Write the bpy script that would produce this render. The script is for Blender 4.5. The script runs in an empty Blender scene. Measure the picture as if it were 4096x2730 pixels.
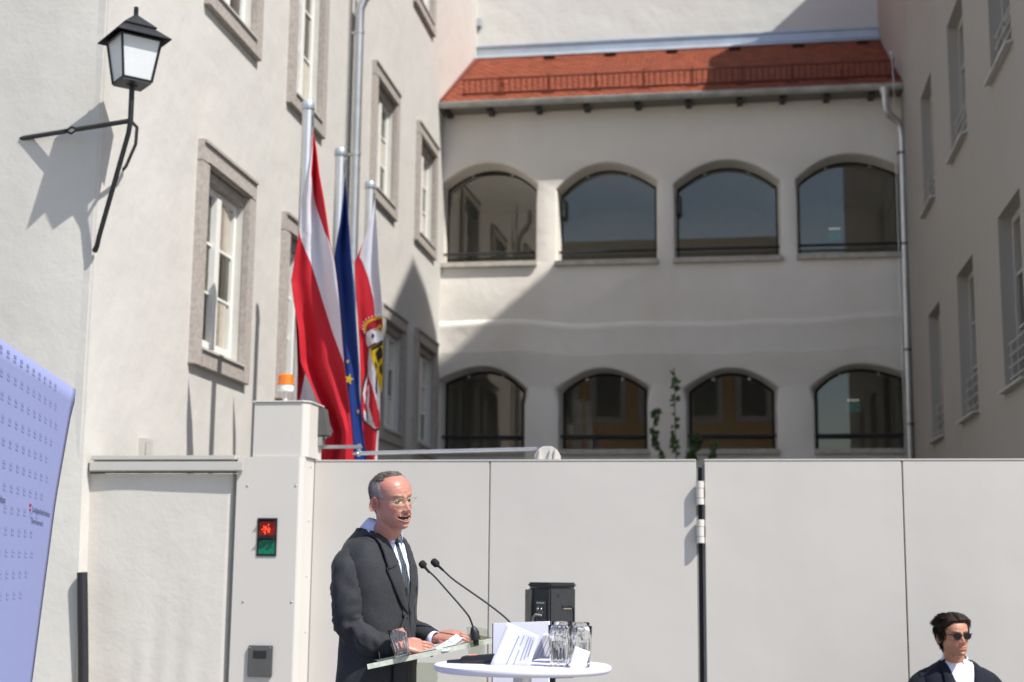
import bpy, bmesh, math, random
from math import sin, cos, pi, radians, sqrt, exp, atan2
from mathutils import Vector, Matrix, noise
from mathutils.geometry import tessellate_polygon
random.seed(7)
S = bpy.context.scene
COL = S.collection

# ------------------------------------------------------------------ camera
YAW, PITCH, ROLL, FPX = radians(9.35), 0.15975, 0.01058, 5689.0
CAM = Vector((0, 0, 2.05))
_fh = Vector((-sin(YAW), cos(YAW), 0)); _rt = Vector((cos(YAW), sin(YAW), 0))
FWD = _fh * cos(PITCH) + Vector((0, 0, 1)) * sin(PITCH)
_up = _rt.cross(FWD)
RT = _rt * cos(ROLL) + _up * sin(ROLL); UP = _up * cos(ROLL) - _rt * sin(ROLL)
cam_data = bpy.data.cameras.new('camera'); cam = bpy.data.objects.new('camera', cam_data); COL.objects.link(cam)
M = Matrix((RT, UP, -FWD)).transposed().to_4x4(); M.translation = CAM; cam.matrix_world = M
cam_data.sensor_width = 36; cam_data.lens = FPX / 4096 * 36; cam_data.clip_start = 0.1; cam_data.clip_end = 1000
cam_data.dof.use_dof = True; cam_data.dof.focus_distance = 6.15; cam_data.dof.aperture_fstop = 2.6
S.camera = cam

# ------------------------------------------------------------------ light
SUN = Vector((-1, 0.6, -1.5)).normalized()                 # direction in which sunlight travels
w = bpy.data.worlds.new('World'); S.world = w; w.use_nodes = True
nt = w.node_tree; bg = nt.nodes['Background']; sky = nt.nodes.new('ShaderNodeTexSky')
sky.sky_type = 'NISHITA'; sky.sun_disc = False
sky.sun_elevation = radians(52.1); sky.sun_rotation = atan2(-SUN.x, -SUN.y)
nt.links.new(sky.outputs[0], bg.inputs[0]); bg.inputs[1].default_value = 0.135
sl = bpy.data.lights.new('sun', 'SUN'); sl.energy = 4.6; sl.angle = radians(0.53); sl.color = (1, 0.955, 0.885)
so = bpy.data.objects.new('sun', sl); COL.objects.link(so); so.rotation_euler = SUN.to_track_quat('-Z', 'Y').to_euler(); so.location = (20, -12, 30)
S.view_settings.view_transform = 'Standard'; S.view_settings.look = 'None'
S.view_settings.exposure = 0.33; S.view_settings.gamma = 1; S.view_settings.use_curve_mapping = False
S.cycles.max_bounces = 10; S.cycles.transparent_max_bounces = 12; S.cycles.caustics_reflective = False; S.cycles.caustics_refractive = False

# ------------------------------------------------------------------ positions taken from image pixels: pixel (4096 wide) to a point on a known plane
def ray(x, y): return RT * ((x - 2048) / FPX) - UP * ((y - 1365) / FPX) + FWD
def onp(p0, n, x, y):
    d = ray(x, y); return CAM + d * ((p0 - CAM).dot(n) / d.dot(n))
def on(ax, c, x, y):
    i = 'xyz'.index(ax); d = ray(x, y); return CAM + d * ((c - CAM[i]) / d[i])
def at(x, y, dep): return CAM + ray(x, y) * dep
def atd(x, y, dep): return at(x * 4096 / 2353, y * 4096 / 2353, dep)    # same, 2353 wide

# ------------------------------------------------------------------ mesh builder
class MB:
    def __init__(s, fn=None): s.v = []; s.f = []; s.m = []; s.fn = fn
    def P(s, p):
        p = Vector(p); s.v.append(s.fn(p) if s.fn else p); return len(s.v) - 1
    def F(s, pts, m=0): s.f.append([s.P(p) for p in pts]); s.m.append(m)
    def box(s, a, b, m=0):
        x0, y0, z0 = a; x1, y1, z1 = b
        i = [s.P(p) for p in ((x0,y0,z0),(x1,y0,z0),(x1,y1,z0),(x0,y1,z0),(x0,y0,z1),(x1,y0,z1),(x1,y1,z1),(x0,y1,z1))]
        for q in ((0,3,2,1),(4,5,6,7),(0,1,5,4),(1,2,6,5),(2,3,7,6),(3,0,4,7)): s.f.append([i[k] for k in q]); s.m.append(m)
    def rows(s, rows, closed=False, m=0, caps=False):
        n = len(rows[0]); idx = [[s.P(p) for p in r] for r in rows]
        for a, b in zip(idx[:-1], idx[1:]):
            for k in range(n if closed else n - 1):
                k2 = (k + 1) % n; s.f.append([a[k], a[k2], b[k2], b[k]]); s.m.append(m)
        if caps:
            s.f.append(idx[0][::-1]); s.m.append(m); s.f.append(idx[-1]); s.m.append(m)
        return idx
    def tube(s, pts, r, n=8, m=0, caps=True, flat=1.0, up=None):
        pts = [Vector(p) for p in pts]; rs = r if isinstance(r, (list, tuple)) else [r] * len(pts); rows = []
        prev = up
        for i, p in enumerate(pts):
            t = (pts[min(i+1, len(pts)-1)] - pts[max(i-1, 0)]).normalized()
            if prev is None: prev = Vector((0, 0, 1)) if abs(t.z) < 0.9 else Vector((1, 0, 0))
            a = (prev - t * prev.dot(t)).normalized(); b = t.cross(a); prev = a
            rows.append([p + (a * cos(2*pi*k/n) * flat + b * sin(2*pi*k/n)) * rs[i] for k in range(n)])
        s.rows(rows, True, m, caps)
    def lathe(s, prof, c=(0,0,0), n=16, m=0, caps=False):
        c = Vector(c); s.rows([[c + Vector((r*cos(2*pi*k/n), r*sin(2*pi*k/n), z)) for k in range(n)] for r, z in prof], True, m, caps)
    def prism(s, poly, ext, m=0):
        ext = Vector(ext); poly = [Vector(p) for p in poly]; n = len(poly)
        a = [s.P(p) for p in poly]; b = [s.P(p + ext) for p in poly]
        for t in tessellate_polygon([poly]):
            s.f.append([a[k] for k in t][::-1]); s.m.append(m); s.f.append([b[k] for k in t]); s.m.append(m)
        for k in range(n): s.f.append([a[k], a[(k+1)%n], b[(k+1)%n], b[k]]); s.m.append(m)
    def ball(s, c, r, n=12, m=0, R=None):
        c = Vector(c); r = Vector(r if isinstance(r, (list, tuple, Vector)) else (r, r, r)); rows = []
        for i in range(n//2 + 1):
            t = pi * i / (n//2) ; t = min(max(t, 1e-3), pi - 1e-3); row = []
            for k in range(n):
                q = Vector((r.x*sin(t)*cos(2*pi*k/n), r.y*sin(t)*sin(2*pi*k/n), r.z*cos(t))); row.append(c + (R @ q if R else q))
            rows.append(row)
        s.rows(rows, True, m, True)
    def mesh(s, name, mats, smooth=None, bevel=0):
        me = bpy.data.meshes.new(name); me.from_pydata([tuple(p) for p in s.v], [], s.f)
        for k, mt in enumerate(mats if isinstance(mats, (list, tuple)) else [mats]): me.materials.append(mt)
        me.polygons.foreach_set('material_index', s.m)
        bm = bmesh.new(); bm.from_mesh(me)
        bmesh.ops.remove_doubles(bm, verts=bm.verts, dist=1e-5)
        if bevel:
            es = [e for e in bm.edges if len(e.link_faces) == 2 and e.calc_face_angle(0) > 0.6]
            bmesh.ops.bevel(bm, geom=es, offset=bevel, segments=2, affect='EDGES', clamp_overlap=True)
        bmesh.ops.recalc_face_normals(bm, faces=bm.faces)
        bm.to_mesh(me); bm.free()
        if smooth is not None:
            me.polygons.foreach_set('use_smooth', [True] * len(me.polygons))
            me.set_sharp_from_angle(angle=radians(smooth))
        return me

INV = {}                                                    # world position of Empties
def link(name, me, parent=None):
    o = bpy.data.objects.new(name, me); COL.objects.link(o)
    if parent:
        o.parent = parent
        if parent.name in INV: o.matrix_parent_inverse = Matrix.Translation(-INV[parent.name])
    return o
def part(name, mb, mats, parent=None, smooth=None, bevel=0, label=None, kind=None):
    o = link(name, mb.mesh(name, mats, smooth, bevel), parent)
    if label: o['label'] = label
    if kind: o['kind'] = kind
    return o
def thing(name, label, cat, loc=(0,0,0), group=None):
    o = bpy.data.objects.new(name, None); COL.objects.link(o); o.location = loc; o.empty_display_size = 0.1
    INV[o.name] = Vector(loc); o['label'] = label; o['category'] = cat
    if group: o['group'] = group
    return o
def tag(o, label, cat, group=None):
    o['label'] = label; o['category'] = cat
    if group: o['group'] = group
    return o

# ------------------------------------------------------------------ materials
def mat(name, col, rough=0.6, metal=0.0, var=0.06, scale=8.0, bump=0.0, bscale=30.0, spec=0.5, emit=None, estr=0, coat=0, objvar=0.0, bump2=0, b2scale=4.0, stain=None):
    m = bpy.data.materials.new(name); m.use_nodes = True; t = m.node_tree; p = t.nodes['Principled BSDF']
    p.inputs['Roughness'].default_value = rough; p.inputs['Metallic'].default_value = metal
    p.inputs['Specular IOR Level'].default_value = spec; p.inputs['Coat Weight'].default_value = coat
    tc = t.nodes.new('ShaderNodeTexCoord'); n = t.nodes.new('ShaderNodeTexNoise'); n.inputs['Scale'].default_value = scale; n.inputs['Detail'].default_value = 6
    t.links.new(tc.outputs['Object'], n.inputs['Vector'])
    r = t.nodes.new('ShaderNodeValToRGB'); r.color_ramp.elements[0].position = 0.3; r.color_ramp.elements[1].position = 0.7
    r.color_ramp.elements[0].color = (*[max(c*(1-var), 0) for c in col], 1); r.color_ramp.elements[1].color = (*[min(c*(1+var), 1) for c in col], 1)
    t.links.new(n.outputs['Fac'], r.inputs['Fac']); out = r.outputs['Color']
    if objvar:
        oi = t.nodes.new('ShaderNodeObjectInfo'); hs = t.nodes.new('ShaderNodeHueSaturation'); mp = t.nodes.new('ShaderNodeMapRange')
        mp.inputs['To Min'].default_value = 1 - objvar; mp.inputs['To Max'].default_value = 1 + objvar
        t.links.new(oi.outputs['Random'], mp.inputs['Value']); t.links.new(mp.outputs[0], hs.inputs['Value']); t.links.new(out, hs.inputs['Color']); out = hs.outputs['Color']
    if stain:
        sc, colr, lo, hi, st = stain
        n3 = t.nodes.new('ShaderNodeTexNoise'); n3.inputs['Detail'].default_value = 5; mpn = t.nodes.new('ShaderNodeMapping'); mpn.inputs['Scale'].default_value = sc
        n3.inputs['Scale'].default_value = 1
        t.links.new(tc.outputs['Object'], mpn.inputs['Vector']); t.links.new(mpn.outputs[0], n3.inputs['Vector'])
        mr = t.nodes.new('ShaderNodeMapRange'); mr.inputs['From Min'].default_value = lo; mr.inputs['From Max'].default_value = hi; mr.inputs['To Max'].default_value = st
        mx = t.nodes.new('ShaderNodeMixRGB'); mx.inputs[2].default_value = (*colr, 1)
        t.links.new(n3.outputs['Fac'], mr.inputs['Value']); t.links.new(mr.outputs[0], mx.inputs[0]); t.links.new(out, mx.inputs[1]); out = mx.outputs[0]
    t.links.new(out, p.inputs['Base Color'])
    last = None
    for st, sc in ((bump, bscale), (bump2, b2scale)):
        if st:
            nb = t.nodes.new('ShaderNodeTexNoise'); nb.inputs['Scale'].default_value = sc; nb.inputs['Detail'].default_value = 4
            b = t.nodes.new('ShaderNodeBump'); b.inputs['Strength'].default_value = min(st, 1); b.inputs['Distance'].default_value = 0.15 / sc * max(1, st)
            t.links.new(tc.outputs['Object'], nb.inputs['Vector']); t.links.new(nb.outputs['Fac'], b.inputs['Height'])
            if last: t.links.new(last.outputs[0], b.inputs['Normal'])
            last = b
    if last: t.links.new(last.outputs[0], p.inputs['Normal'])
    if emit: p.inputs['Emission Color'].default_value = (*emit, 1); p.inputs['Emission Strength'].default_value = estr
    return m
def pane_mat(name, refl, tint=(1, 1, 1), fres=True, rough=0.0):
    m = bpy.data.materials.new(name); m.use_nodes = True; t = m.node_tree; t.nodes.remove(t.nodes['Principled BSDF'])
    o = t.nodes['Material Output']; a = t.nodes.new('ShaderNodeBsdfTransparent'); a.inputs[0].default_value = (*tint, 1)
    g = t.nodes.new('ShaderNodeBsdfGlossy'); g.inputs['Roughness'].default_value = rough; g.inputs[0].default_value = (0.98, 0.91, 0.81, 1)
    lw = t.nodes.new('ShaderNodeLayerWeight'); lw.inputs[0].default_value = 0.25
    mr = t.nodes.new('ShaderNodeMapRange'); mr.inputs['To Min'].default_value = refl; mr.inputs['To Max'].default_value = 1
    mx = t.nodes.new('ShaderNodeMixShader'); t.links.new(lw.outputs['Fresnel'], mr.inputs['Value']); t.links.new(mr.outputs[0], mx.inputs[0])
    t.links.new(a.outputs[0], mx.inputs[1]); t.links.new(g.outputs[0], mx.inputs[2]); t.links.new(mx.outputs[0], o.inputs[0])
    return m
def thin_mat(name, refl, tint):
    m = bpy.data.materials.new(name); m.use_nodes = True; t = m.node_tree; t.nodes.remove(t.nodes['Principled BSDF']); o = t.nodes['Material Output']
    a = t.nodes.new('ShaderNodeBsdfTransparent'); a.inputs[0].default_value = (*tint, 1); g = t.nodes.new('ShaderNodeBsdfGlossy'); g.inputs['Roughness'].default_value = .05
    mx = t.nodes.new('ShaderNodeMixShader'); mx.inputs[0].default_value = refl; t.links.new(a.outputs[0], mx.inputs[1]); t.links.new(g.outputs[0], mx.inputs[2]); t.links.new(mx.outputs[0], o.inputs[0]); return m
def glass_mat(name, col=(1, 1, 1), rough=0.0, ior=1.45):
    m = bpy.data.materials.new(name); m.use_nodes = True; p = m.node_tree.nodes['Principled BSDF']
    p.inputs['Base Color'].default_value = (*col, 1); p.inputs['Transmission Weight'].default_value = 1; p.inputs['Roughness'].default_value = rough; p.inputs['IOR'].default_value = ior
    return m
PLW = mat('side_wall_plaster', (0.63, 0.605, 0.56), 0.95, var=0.03, scale=2.5, bump=0.3, bscale=34, bump2=0.2, b2scale=6, spec=0.2, stain=((2.5, 2.5, 0.6), (0.52, 0.48, 0.42), 0.52, 0.8, 0.35))
PLU = mat('upper_plaster', (0.655, 0.68, 0.65), 0.92, var=0.025, scale=1.0, bump=0.15, bscale=20, bump2=0.3, b2scale=2, spec=0.2, stain=((0.6, 0.6, 0.3), (0.56, 0.54, 0.5), 0.5, 0.8, 0.4))
PL = mat('cream_plaster', (0.575, 0.56, 0.53), 0.92, var=0.025, scale=1.3, bump=0.16, bscale=26, bump2=0.3, b2scale=2.2, spec=0.2, stain=((0.9, 0.9, 0.25), (0.50, 0.47, 0.42), 0.54, 0.8, 0.25))
PLR = mat('rough_plaster', (0.57, 0.555, 0.52), 0.95, var=0.03, scale=2.5, bump=0.32, bscale=34, bump2=0.22, b2scale=6, spec=0.2, stain=((2.5, 2.5, 0.6), (0.47, 0.44, 0.38), 0.52, 0.8, 0.35))
PLG = mat('gallery_plaster', (0.84, 0.80, 0.735), 0.92, var=0.03, scale=0.8, bump=0.15, bscale=18, bump2=0.35, b2scale=1.6, spec=0.2, stain=((0.8, 0.8, 0.3), (0.58, 0.5, 0.4), 0.5, 0.8, 0.45))
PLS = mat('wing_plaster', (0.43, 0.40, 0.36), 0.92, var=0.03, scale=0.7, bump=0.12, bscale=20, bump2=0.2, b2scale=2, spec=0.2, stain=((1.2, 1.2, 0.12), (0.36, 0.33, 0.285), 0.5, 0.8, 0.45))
PLI = mat('interior_plaster', (0.6, 0.59, 0.57), 0.9, var=0.03)
STN = mat('grey_stone', (0.40, 0.365, 0.335), 0.85, var=0.16, scale=26, bump=0.4, bscale=70, spec=0.25, stain=((30, 30, 12), (0.12, 0.12, 0.12), 0.66, 0.74, 0.7), objvar=0.06)
SIL = mat('sill_stone', (0.50, 0.465, 0.41), 0.85, var=0.16, scale=14, bump=0.3, bscale=60)
WHT = mat('white_paint', (0.80, 0.80, 0.76), 0.45, var=0.02)
CRM = mat('cream_paint', (0.52, 0.505, 0.47), 0.5, var=0.02)
CUR = mat('curtain_cloth', (0.72, 0.74, 0.68), 0.9, var=0.08, scale=5)
DRK = mat('dark_room', (0.05, 0.048, 0.043), 0.9)
ROOM = mat('room_wall', (0.2, 0.19, 0.17), 0.9)
WIN = pane_mat('window_glass', 0.10, (0.85, 0.92, 0.88)); GAL = pane_mat('gallery_glass', 0.085, (0.80, 0.81, 0.76))
TIL = mat('clay_tile', (0.315, 0.083, 0.038), 0.8, var=0.14, scale=9, bump=0.2, bscale=60, objvar=0.14)
BRN = mat('brown_red_metal', (0.15, 0.032, 0.016), 0.6, var=0.1)
ZNC = mat('zinc_sheet', (0.50, 0.56, 0.62), 0.45, metal=0.6, var=0.1, scale=3)
GUT = mat('weathered_gutter', (0.50, 0.50, 0.46), 0.5, metal=0.35, var=0.2, scale=5)
STL = mat('galvanised_pipe', (0.62, 0.63, 0.64), 0.32, metal=0.85, var=0.08, scale=6)
ALU = mat('aluminium_pole', (0.62, 0.63, 0.64), 0.38, metal=0.7, var=0.04)
BLK = mat('black_iron', (0.014, 0.015, 0.019), 0.5, var=0.2, scale=20)
GSL = mat('grey_seal', (0.22, 0.23, 0.22), 0.7)
BLR = mat('black_rubber', (0.012, 0.013, 0.014), 0.7)
OPL = mat('opal_glass', (0.62, 0.64, 0.66), 0.25, var=0.03)
GTE = mat('gate_paint', (0.585, 0.56, 0.525), 0.5, var=0.02, scale=1.2, bump=0.08, bscale=1.1, spec=0.35, stain=((1.5, 1.5, 0.3), (0.49, 0.47, 0.44), 0.48, 0.75, 0.35))
GTP = mat('cabinet_paint', (0.60, 0.575, 0.54), 0.5, var=0.012, scale=2, spec=0.35)
GRY = mat('dark_grey_plastic', (0.09, 0.09, 0.09), 0.6, var=0.1)
SCR = mat('screw_steel', (0.45, 0.46, 0.45), 0.35, metal=0.9)
STG = mat('stage_carpet', (0.18, 0.18, 0.19), 0.95, bump=0.3, bscale=200)
GRD = mat('paving', (0.33, 0.315, 0.29), 0.9, var=0.12, scale=2, bump=0.3, bscale=30)
# ------------------------------------------------------------------ ground and forecourt
g = MB(); g.box((-150, -150, -0.3), (150, 150, 0)); o = part('ground', g, GRD, kind='structure')
DIN = Vector((sin(radians(-0.95)), cos(radians(-0.95)), 0)); NIN = Vector((cos(radians(-0.95)), -sin(radians(-0.95)), 0)); P0L = Vector((-4.504, 9.2, 0))
def LW(q): return P0L + DIN * q[0] + NIN * q[1] + Vector((0, 0, q[2]))

def wall_cells(mb, U, Z, holes, p=0.0, m=0, off=None, du=0.6, dz=0.8):
    us = sorted(set([U[0], U[1]] + [h[0] for h in holes] + [h[1] for h in holes])); zs = sorted(set([Z[0], Z[1]] + [h[2] for h in holes] + [h[3] for h in holes]))
    def fine(a, st):
        r = [a[0]]
        for x, y in zip(a[:-1], a[1:]):
            k = max(1, round((y - x) / st)); r += [x + (y - x) * i / k for i in range(1, k + 1)]
        return r
    us = fine(us, du); zs = fine(zs, dz)
    f = off or (lambda u, z: 0)
    for a, b in zip(us[:-1], us[1:]):
        for c, d in zip(zs[:-1], zs[1:]):
            um, zm = (a + b) / 2, (c + d) / 2
            if any(h[0] < um < h[1] and h[2] < zm < h[3] for h in holes): continue
            mb.F([(a, p + f(a, c), c), (b, p + f(b, c), c), (b, p + f(b, d), d), (a, p + f(a, d), d)], m)
def reveal(mb, h, p0, p1, m=0):
    a, b, c, d = h
    mb.F([(a, p0, c), (a, p1, c), (a, p1, d), (a, p0, d)], m); mb.F([(b, p0, c), (b, p1, c), (b, p1, d), (b, p0, d)], m)
    mb.F([(a, p0, c), (b, p0, c), (b, p1, c), (a, p1, c)], m); mb.F([(a, p0, d), (b, p0, d), (b, p1, d), (a, p1, d)], m)

# ------------------------------------------------------------------ long building on the left, windows with stone surrounds
lb = thing('building', 'cream plastered building with grey stone window surrounds running behind the flagpoles', 'building', (-7, 16, 0))
WL = {  # u0, u1, z0, z1 (outer edge of the stone surround)
 'A': (1.85, 3.26, 3.71, 5.64), 'B': (1.83, 3.25, 6.83, 9.05), 'C': (4.20, 5.50, 6.75, 8.95), 'C2': (4.19, 5.60, 3.70, 5.60),
 'D': (7.68, 9.10, 6.70, 8.49), 'E': (10.36, 11.80, 6.75, 8.55), 'D2': (8.40, 9.86, 3.69, 5.46), 'E2': (10.52, 12.06, 3.69, 5.49), 'X': (9.95, 11.40, 10.21, 11.9)}
BAND = 0.17
holes = [(a + BAND, b - BAND, c + BAND, d - BAND - 0.02) for a, b, c, d in WL.values()]
flare = lambda u, z: 0.12 * max(0, (3.0 - z) / 3.0) ** 1.2
wm = MB(LW); wall_cells(wm, (0, 15.6), (0, 13.5), holes, off=flare, dz=0.5)
for h in holes: reveal(wm, h, 0, -0.13)
wall = part('wall', wm, PL, lb, smooth=30)
em = MB(); zz = [i * 0.35 for i in range(39)] ; xx = [-4.504 - 0.28 * i for i in range(19)]
def endp(x, z):
    k = min(1, (-4.504 - x) / 0.3); e = noise.noise(Vector((x * 1.7, 3, z * 1.3))) * 0.018 * k
    fl = flare(0, z); return Vector((x + fl * (1 - k), 9.2 - fl - e - 0.045 * k, z))
em.rows([[endp(xx[0], z) + Vector((.001, flare(0, z) + .03, 0))] + [endp(x, z) for x in xx] for z in zz])
part('end_wall', em, PLR, lb, smooth=40)
mm = MB(LW); mm.box((0.35, -0.5, 0), (15.6, -9, 13.45)); part('building_core', mm, ROOM, lb)
mm = MB(LW); mm.box((0.0, -0.5, 13.3), (15.6, 0.0, 13.5)); mm.box((-0.01, -0.5, 0), (0.03, -0.02, 13.4)); mm.box((15.55, -0.5, 0), (15.6, 0.0, 13.4)); part('wall_return', mm, PL, lb)
mm = MB(LW); mm.prism([(-0.3, 0.45, 13.3), (-0.3, -4.5, 17), (-0.3, -9.4, 13.3)], (16, 0, 0)); part('roof', mm, TIL, lb)
def left_window(key, mat_dark=False):
    a, b, c, d = WL[key]; pr = 0.055
    s = MB(LW); B = BAND
    # surround of four stones, stepped at its outer edge
    def stone(u0, u1, z0, z1): s.box((u0, 0.0, z0), (u1, pr, z1))
    win = None
    mb = MB(LW); mb.box((a, -0.02, c), (a + B, pr, d - B - 0.022)); win = part('window', mb, STN, lb, bevel=0.006)
    for (u0, u1, z0, z1) in ((b - B, b, c, d - B - 0.022), (a, b, d - B - 0.02, d), (a + B + 0.002, b - B - 0.002, c, c + B)):
        mb = MB(LW); mb.box((u0, -0.02, z0), (u1, pr, z1)); part('surround_stone', mb, STN, win, bevel=0.006)
    mb = MB(LW)   # raised moulding along the head and the inner edge of the head
    mb.box((a + 0.015, pr - 0.005, d - 0.035), (b - 0.015, pr + 0.022, d - 0.002)); mb.box((a + B * .75, pr - .005, d - B - 0.015), (b - B * .75, pr + 0.012, d - B + 0.012))
    part('moulding', mb, STN, win, bevel=0.004)
    u0, u1, z0, z1 = a + B, b - B, c + B, d - B - 0.02
    mb = MB(LW); mb.box((u0, -0.13, z1 - 0.09), (u1, -0.012, z1 - 0.001)); 
    part('head_board', mb, STN, win)
    fr = MB(LW); p0, p1 = -0.13, -0.075; W = 0.065; um = (u0 + u1) / 2
    fr.box((u0, p0, z0), (u0 + W, p1, z1 - .09)); fr.box((u1 - W, p0, z0), (u1, p1, z1 - .09)); fr.box((u0 + W, p0, z1 - .09 - W), (u1 - W, p1, z1 - .09)); fr.box((u0 + W, p0, z0), (u1 - W, p1 + .02, z0 + W + 0.04))
    fr.box((um - 0.05, p0, z0 + W), (um + 0.05, p1 + 0.03, z1 - .09 - W)); zb, zt = z0 + W + 0.04, z1 - .09 - W
    for side in ((u0 + W, um - .05), (um + .05, u1 - W)):
        for k in (1, 2): zc = zb + (zt - zb) * k / 3; fr.box((side[0], p0 + .005, zc - 0.014), (side[1], p1 - .01, zc + 0.014))
    part('casement', fr, WHT, win, bevel=0.004)
    for side in ((u0 + W, um - .05), (um + .05, u1 - W)):
        for k in range(3):
            q0, q1 = zb + (zt - zb) * k / 3 + .014 * (k > 0), zb + (zt - zb) * (k + 1) / 3 - .014 * (k < 2)
            gl = MB(LW); gl.F([(side[0], -0.105, q0), (side[1], -0.105, q0), (side[1], -0.105, q1), (side[0], -0.105, q1)]); part('pane', gl, WIN, win)
    cu = MB(LW)
    for (q0, q1) in ((u0 + .03, u0 + .27), (um + .06, um + .2), (u1 - .22, u1 - .04)):
        n = 10; cu.rows([[(q0 + (q1 - q0) * i / n, -0.26 + 0.02 * sin(i * 2.1), zq) for i in range(n + 1)] for zq in (z0, z1)])
    part('curtain', cu, CUR, win, smooth=60)
    si = MB(LW); si.prism([(u0 + .003, -0.12, z0 + .02), (u0 + .003, 0.075, z0 - 0.012), (u0 + .003, 0.075, z0 - 0.03), (u0 + .003, -0.12, z0 - .004)], (u1 - u0 - .006, 0, 0)); part('sill', si, CRM, win)
for k in WL: left_window(k)
mb = MB(LW); mb.box((0.93, -0.01, 2.55), (1.11, 0.045, 3.01)); mb.box((0.955, 0.045, 2.58), (1.085, 0.055, 2.98)); part('hatch', mb, CRM, lb, bevel=0.006)
dp = MB(LW); k = 0.055
dp.tube([(6.64, 0.32, 9.35), (6.64, 0.32, 9.12), (6.64, .25, 8.98), (6.64, .15, 8.86), (6.64, 0.1, 8.74), (6.64, 0.1, 8.5), (6.64, 0.1, 0.2)], k, 12)
dpo = part('downpipe', dp, STL, lb, smooth=50, label='silver downpipe beside the flagpoles')
for z in (8.42, 6.9, 5.6, 3.9): c = MB(LW); c.tube([(6.64, 0.1, z), (6.64, .1, z + .035)], k + .007, 12); c.box((6.625, 0, z), (6.655, .05, z + .03)); part('bracket', c, STL, dpo, smooth=50)
cb = MB(LW); cb.tube([(6.50, 0.03, 9.5), (6.50, 0.03, 3.0)], 0.012, 6); part('cable', cb, GRY, lb)
# black iron guard on the corner
cg = thing('corner_guard', 'black half-round iron guard standing against the white building corner', 'corner guard', (-4.46, 9.05, 0))
t = MB(); fl = lambda z: flare(0, z)
gx = [(329, 2290), (331, 2450), (333, 2650)]; gq = [on('y', 9.13, *q) for q in gx]; e = gq[2] + (gq[2] - gq[1]) * (gq[2].z / (gq[1].z - gq[2].z)); pts = gq + [Vector((e.x, 9.10, 0))]
t.tube(pts, 0.035, 16); part('guard_post', t, BLK, cg, smooth=40)

# ------------------------------------------------------------------ arcaded gallery across the back
YG = 21.6; YB = 22.0
gb = thing('gallery_building', 'two-storey arcaded gallery wing with glazed arches under a red tiled roof', 'building', (-1.1, 23, 0))
ARU = [(-4.72, -3.20, 6.84, 8.14, 8.46, 8.09), (-2.86, -1.30, 6.83, 7.99, 8.40, 8.07), (-1.02, 0.585, 6.83, 8.02, 8.375, 8.02), (0.85, 2.43, 6.84, 8.03, 8.40, 8.16)]
ARL = [(-4.70, -3.36, 3.88, 4.98, 5.18, 4.82), (-2.82, -1.46, 3.88, 4.81, 5.13, 4.84), (-0.86, 0.48, 3.88, 4.80, 5.11, 4.80), (1.04, 2.42, 3.88, 4.80, 5.15, 4.98)]
def arch(A, grow, grow_b=0.0, n=22, hood=0.0):
    x0, x1, zb, s0, zt, s1 = A; x0 -= grow; x1 += grow; zt += grow; s0 += grow * .3; s1 += grow * .3
    P = [(x0, zb - grow_b)] + [(x0, s0 - (s0 - zb) * k / 4) for k in (3, 2, 1)]
    for i in range(n + 1):
        u = i / n; s = s0 + (s1 - s0) * u; z = s + (zt - s) * (1 - abs(2*u - 1) ** 2.05); h = hood * (abs(2*u-1) ** 6)
        P.append((x0 - h * (u < .5) + (x1 - x0) * u + h * (u >= .5), z))
    P += [(x1, s1 - (s1 - zb) * k / 4) for k in (1, 2, 3)] + [(x1, zb - grow_b)]
    return P
wm = MB(); loops = [[(-5.0, 0.0), (2.6, 0.0), (2.6, 9.33), (-5.0, 9.33)]]
for A, hood in [(a, 0.02) for a in ARU] + [(a, 0.09) for a in ARL]: loops.append(arch(A, 0.035, 0, hood=hood))
flat = [p for l in loops for p in l]
tri = tessellate_polygon([[Vector((x, 0, z)) for x, z in l] for l in loops])
for t_ in tri: wm.F([(flat[i][0], YG, flat[i][1]) for i in t_])
for A, hood in [(a, 0.02) for a in ARU] + [(a, 0.09) for a in ARL]:
    rows = [[(x, YG + y, z) for x, z in arch(A, gr, 0, hood=hood * hh)] for y, gr, hh in ((0, .035, 1), (.012, .014, .72), (.04, .003, .45), (.1, 0, .2), (.4, -0.025, 0))]
    wm.rows(rows)
# the wavy plaster ledge between the storeys
lg = []
for i in range(61):
    x = -4.85 + i * 7.4 / 60; z = 5.83 - 0.07 * min(1, max(0, (x + 3.4) / .8)) + 0.08 * min(1, max(0, (x - .9) / .8)) + 0.012 * sin(x * 3.1) + 0.01 * noise.noise(Vector((x * 2, 0, 0)))
    lg.append([(x, YG - .001, z + .085), (x, YG - .03, z + .05), (x, YG - .042, z + .005), (x, YG - .034, z - .03), (x, YG - .014, z - .16), (x, YG - .001, z - .42)])
wm.rows(lg)
part('wall', wm, PLG, gb, smooth=35)
cm = MB()   # floors, vaults and back wall of the two corridors
for A in (ARU, ARL):
    zf = A[0][2] - 0.75; zs = A[0][2] + 1.15
    cm.box((-5, YB + .02, zf - .12), (2.44, 24.55, zf))
    n = 48; cm.rows([[(-5 + 7.44 * i / n, y, zs + 0.42 * sqrt(max(0, 1 - (2 * ((i / n * 4) % 1) - 1) ** 2)) * .9) for i in range(n + 1)] for y in (YB + .02, 24.5)])
    cm.rows([[(-5 + 7.44 * i / n, 24.5, z) for i in range(n + 1)] for z in (zf, zs + .45)])
    cm.F([(-4.98, YB, zf), (-4.98, 24.5, zf), (-4.98, 24.5, zs + .5), (-4.98, YB, zs + .5)]); cm.F([(2.43, YB, zf), (2.43, 24.5, zf), (2.43, 24.5, zs + .5), (2.43, YB, zs + .5)])
    cm.F([(-5, YB + .01, zf), (2.44, YB + .01, zf), (2.44, YB + .01, A[0][2]), (-5, YB + .01, A[0][2])])
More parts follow.
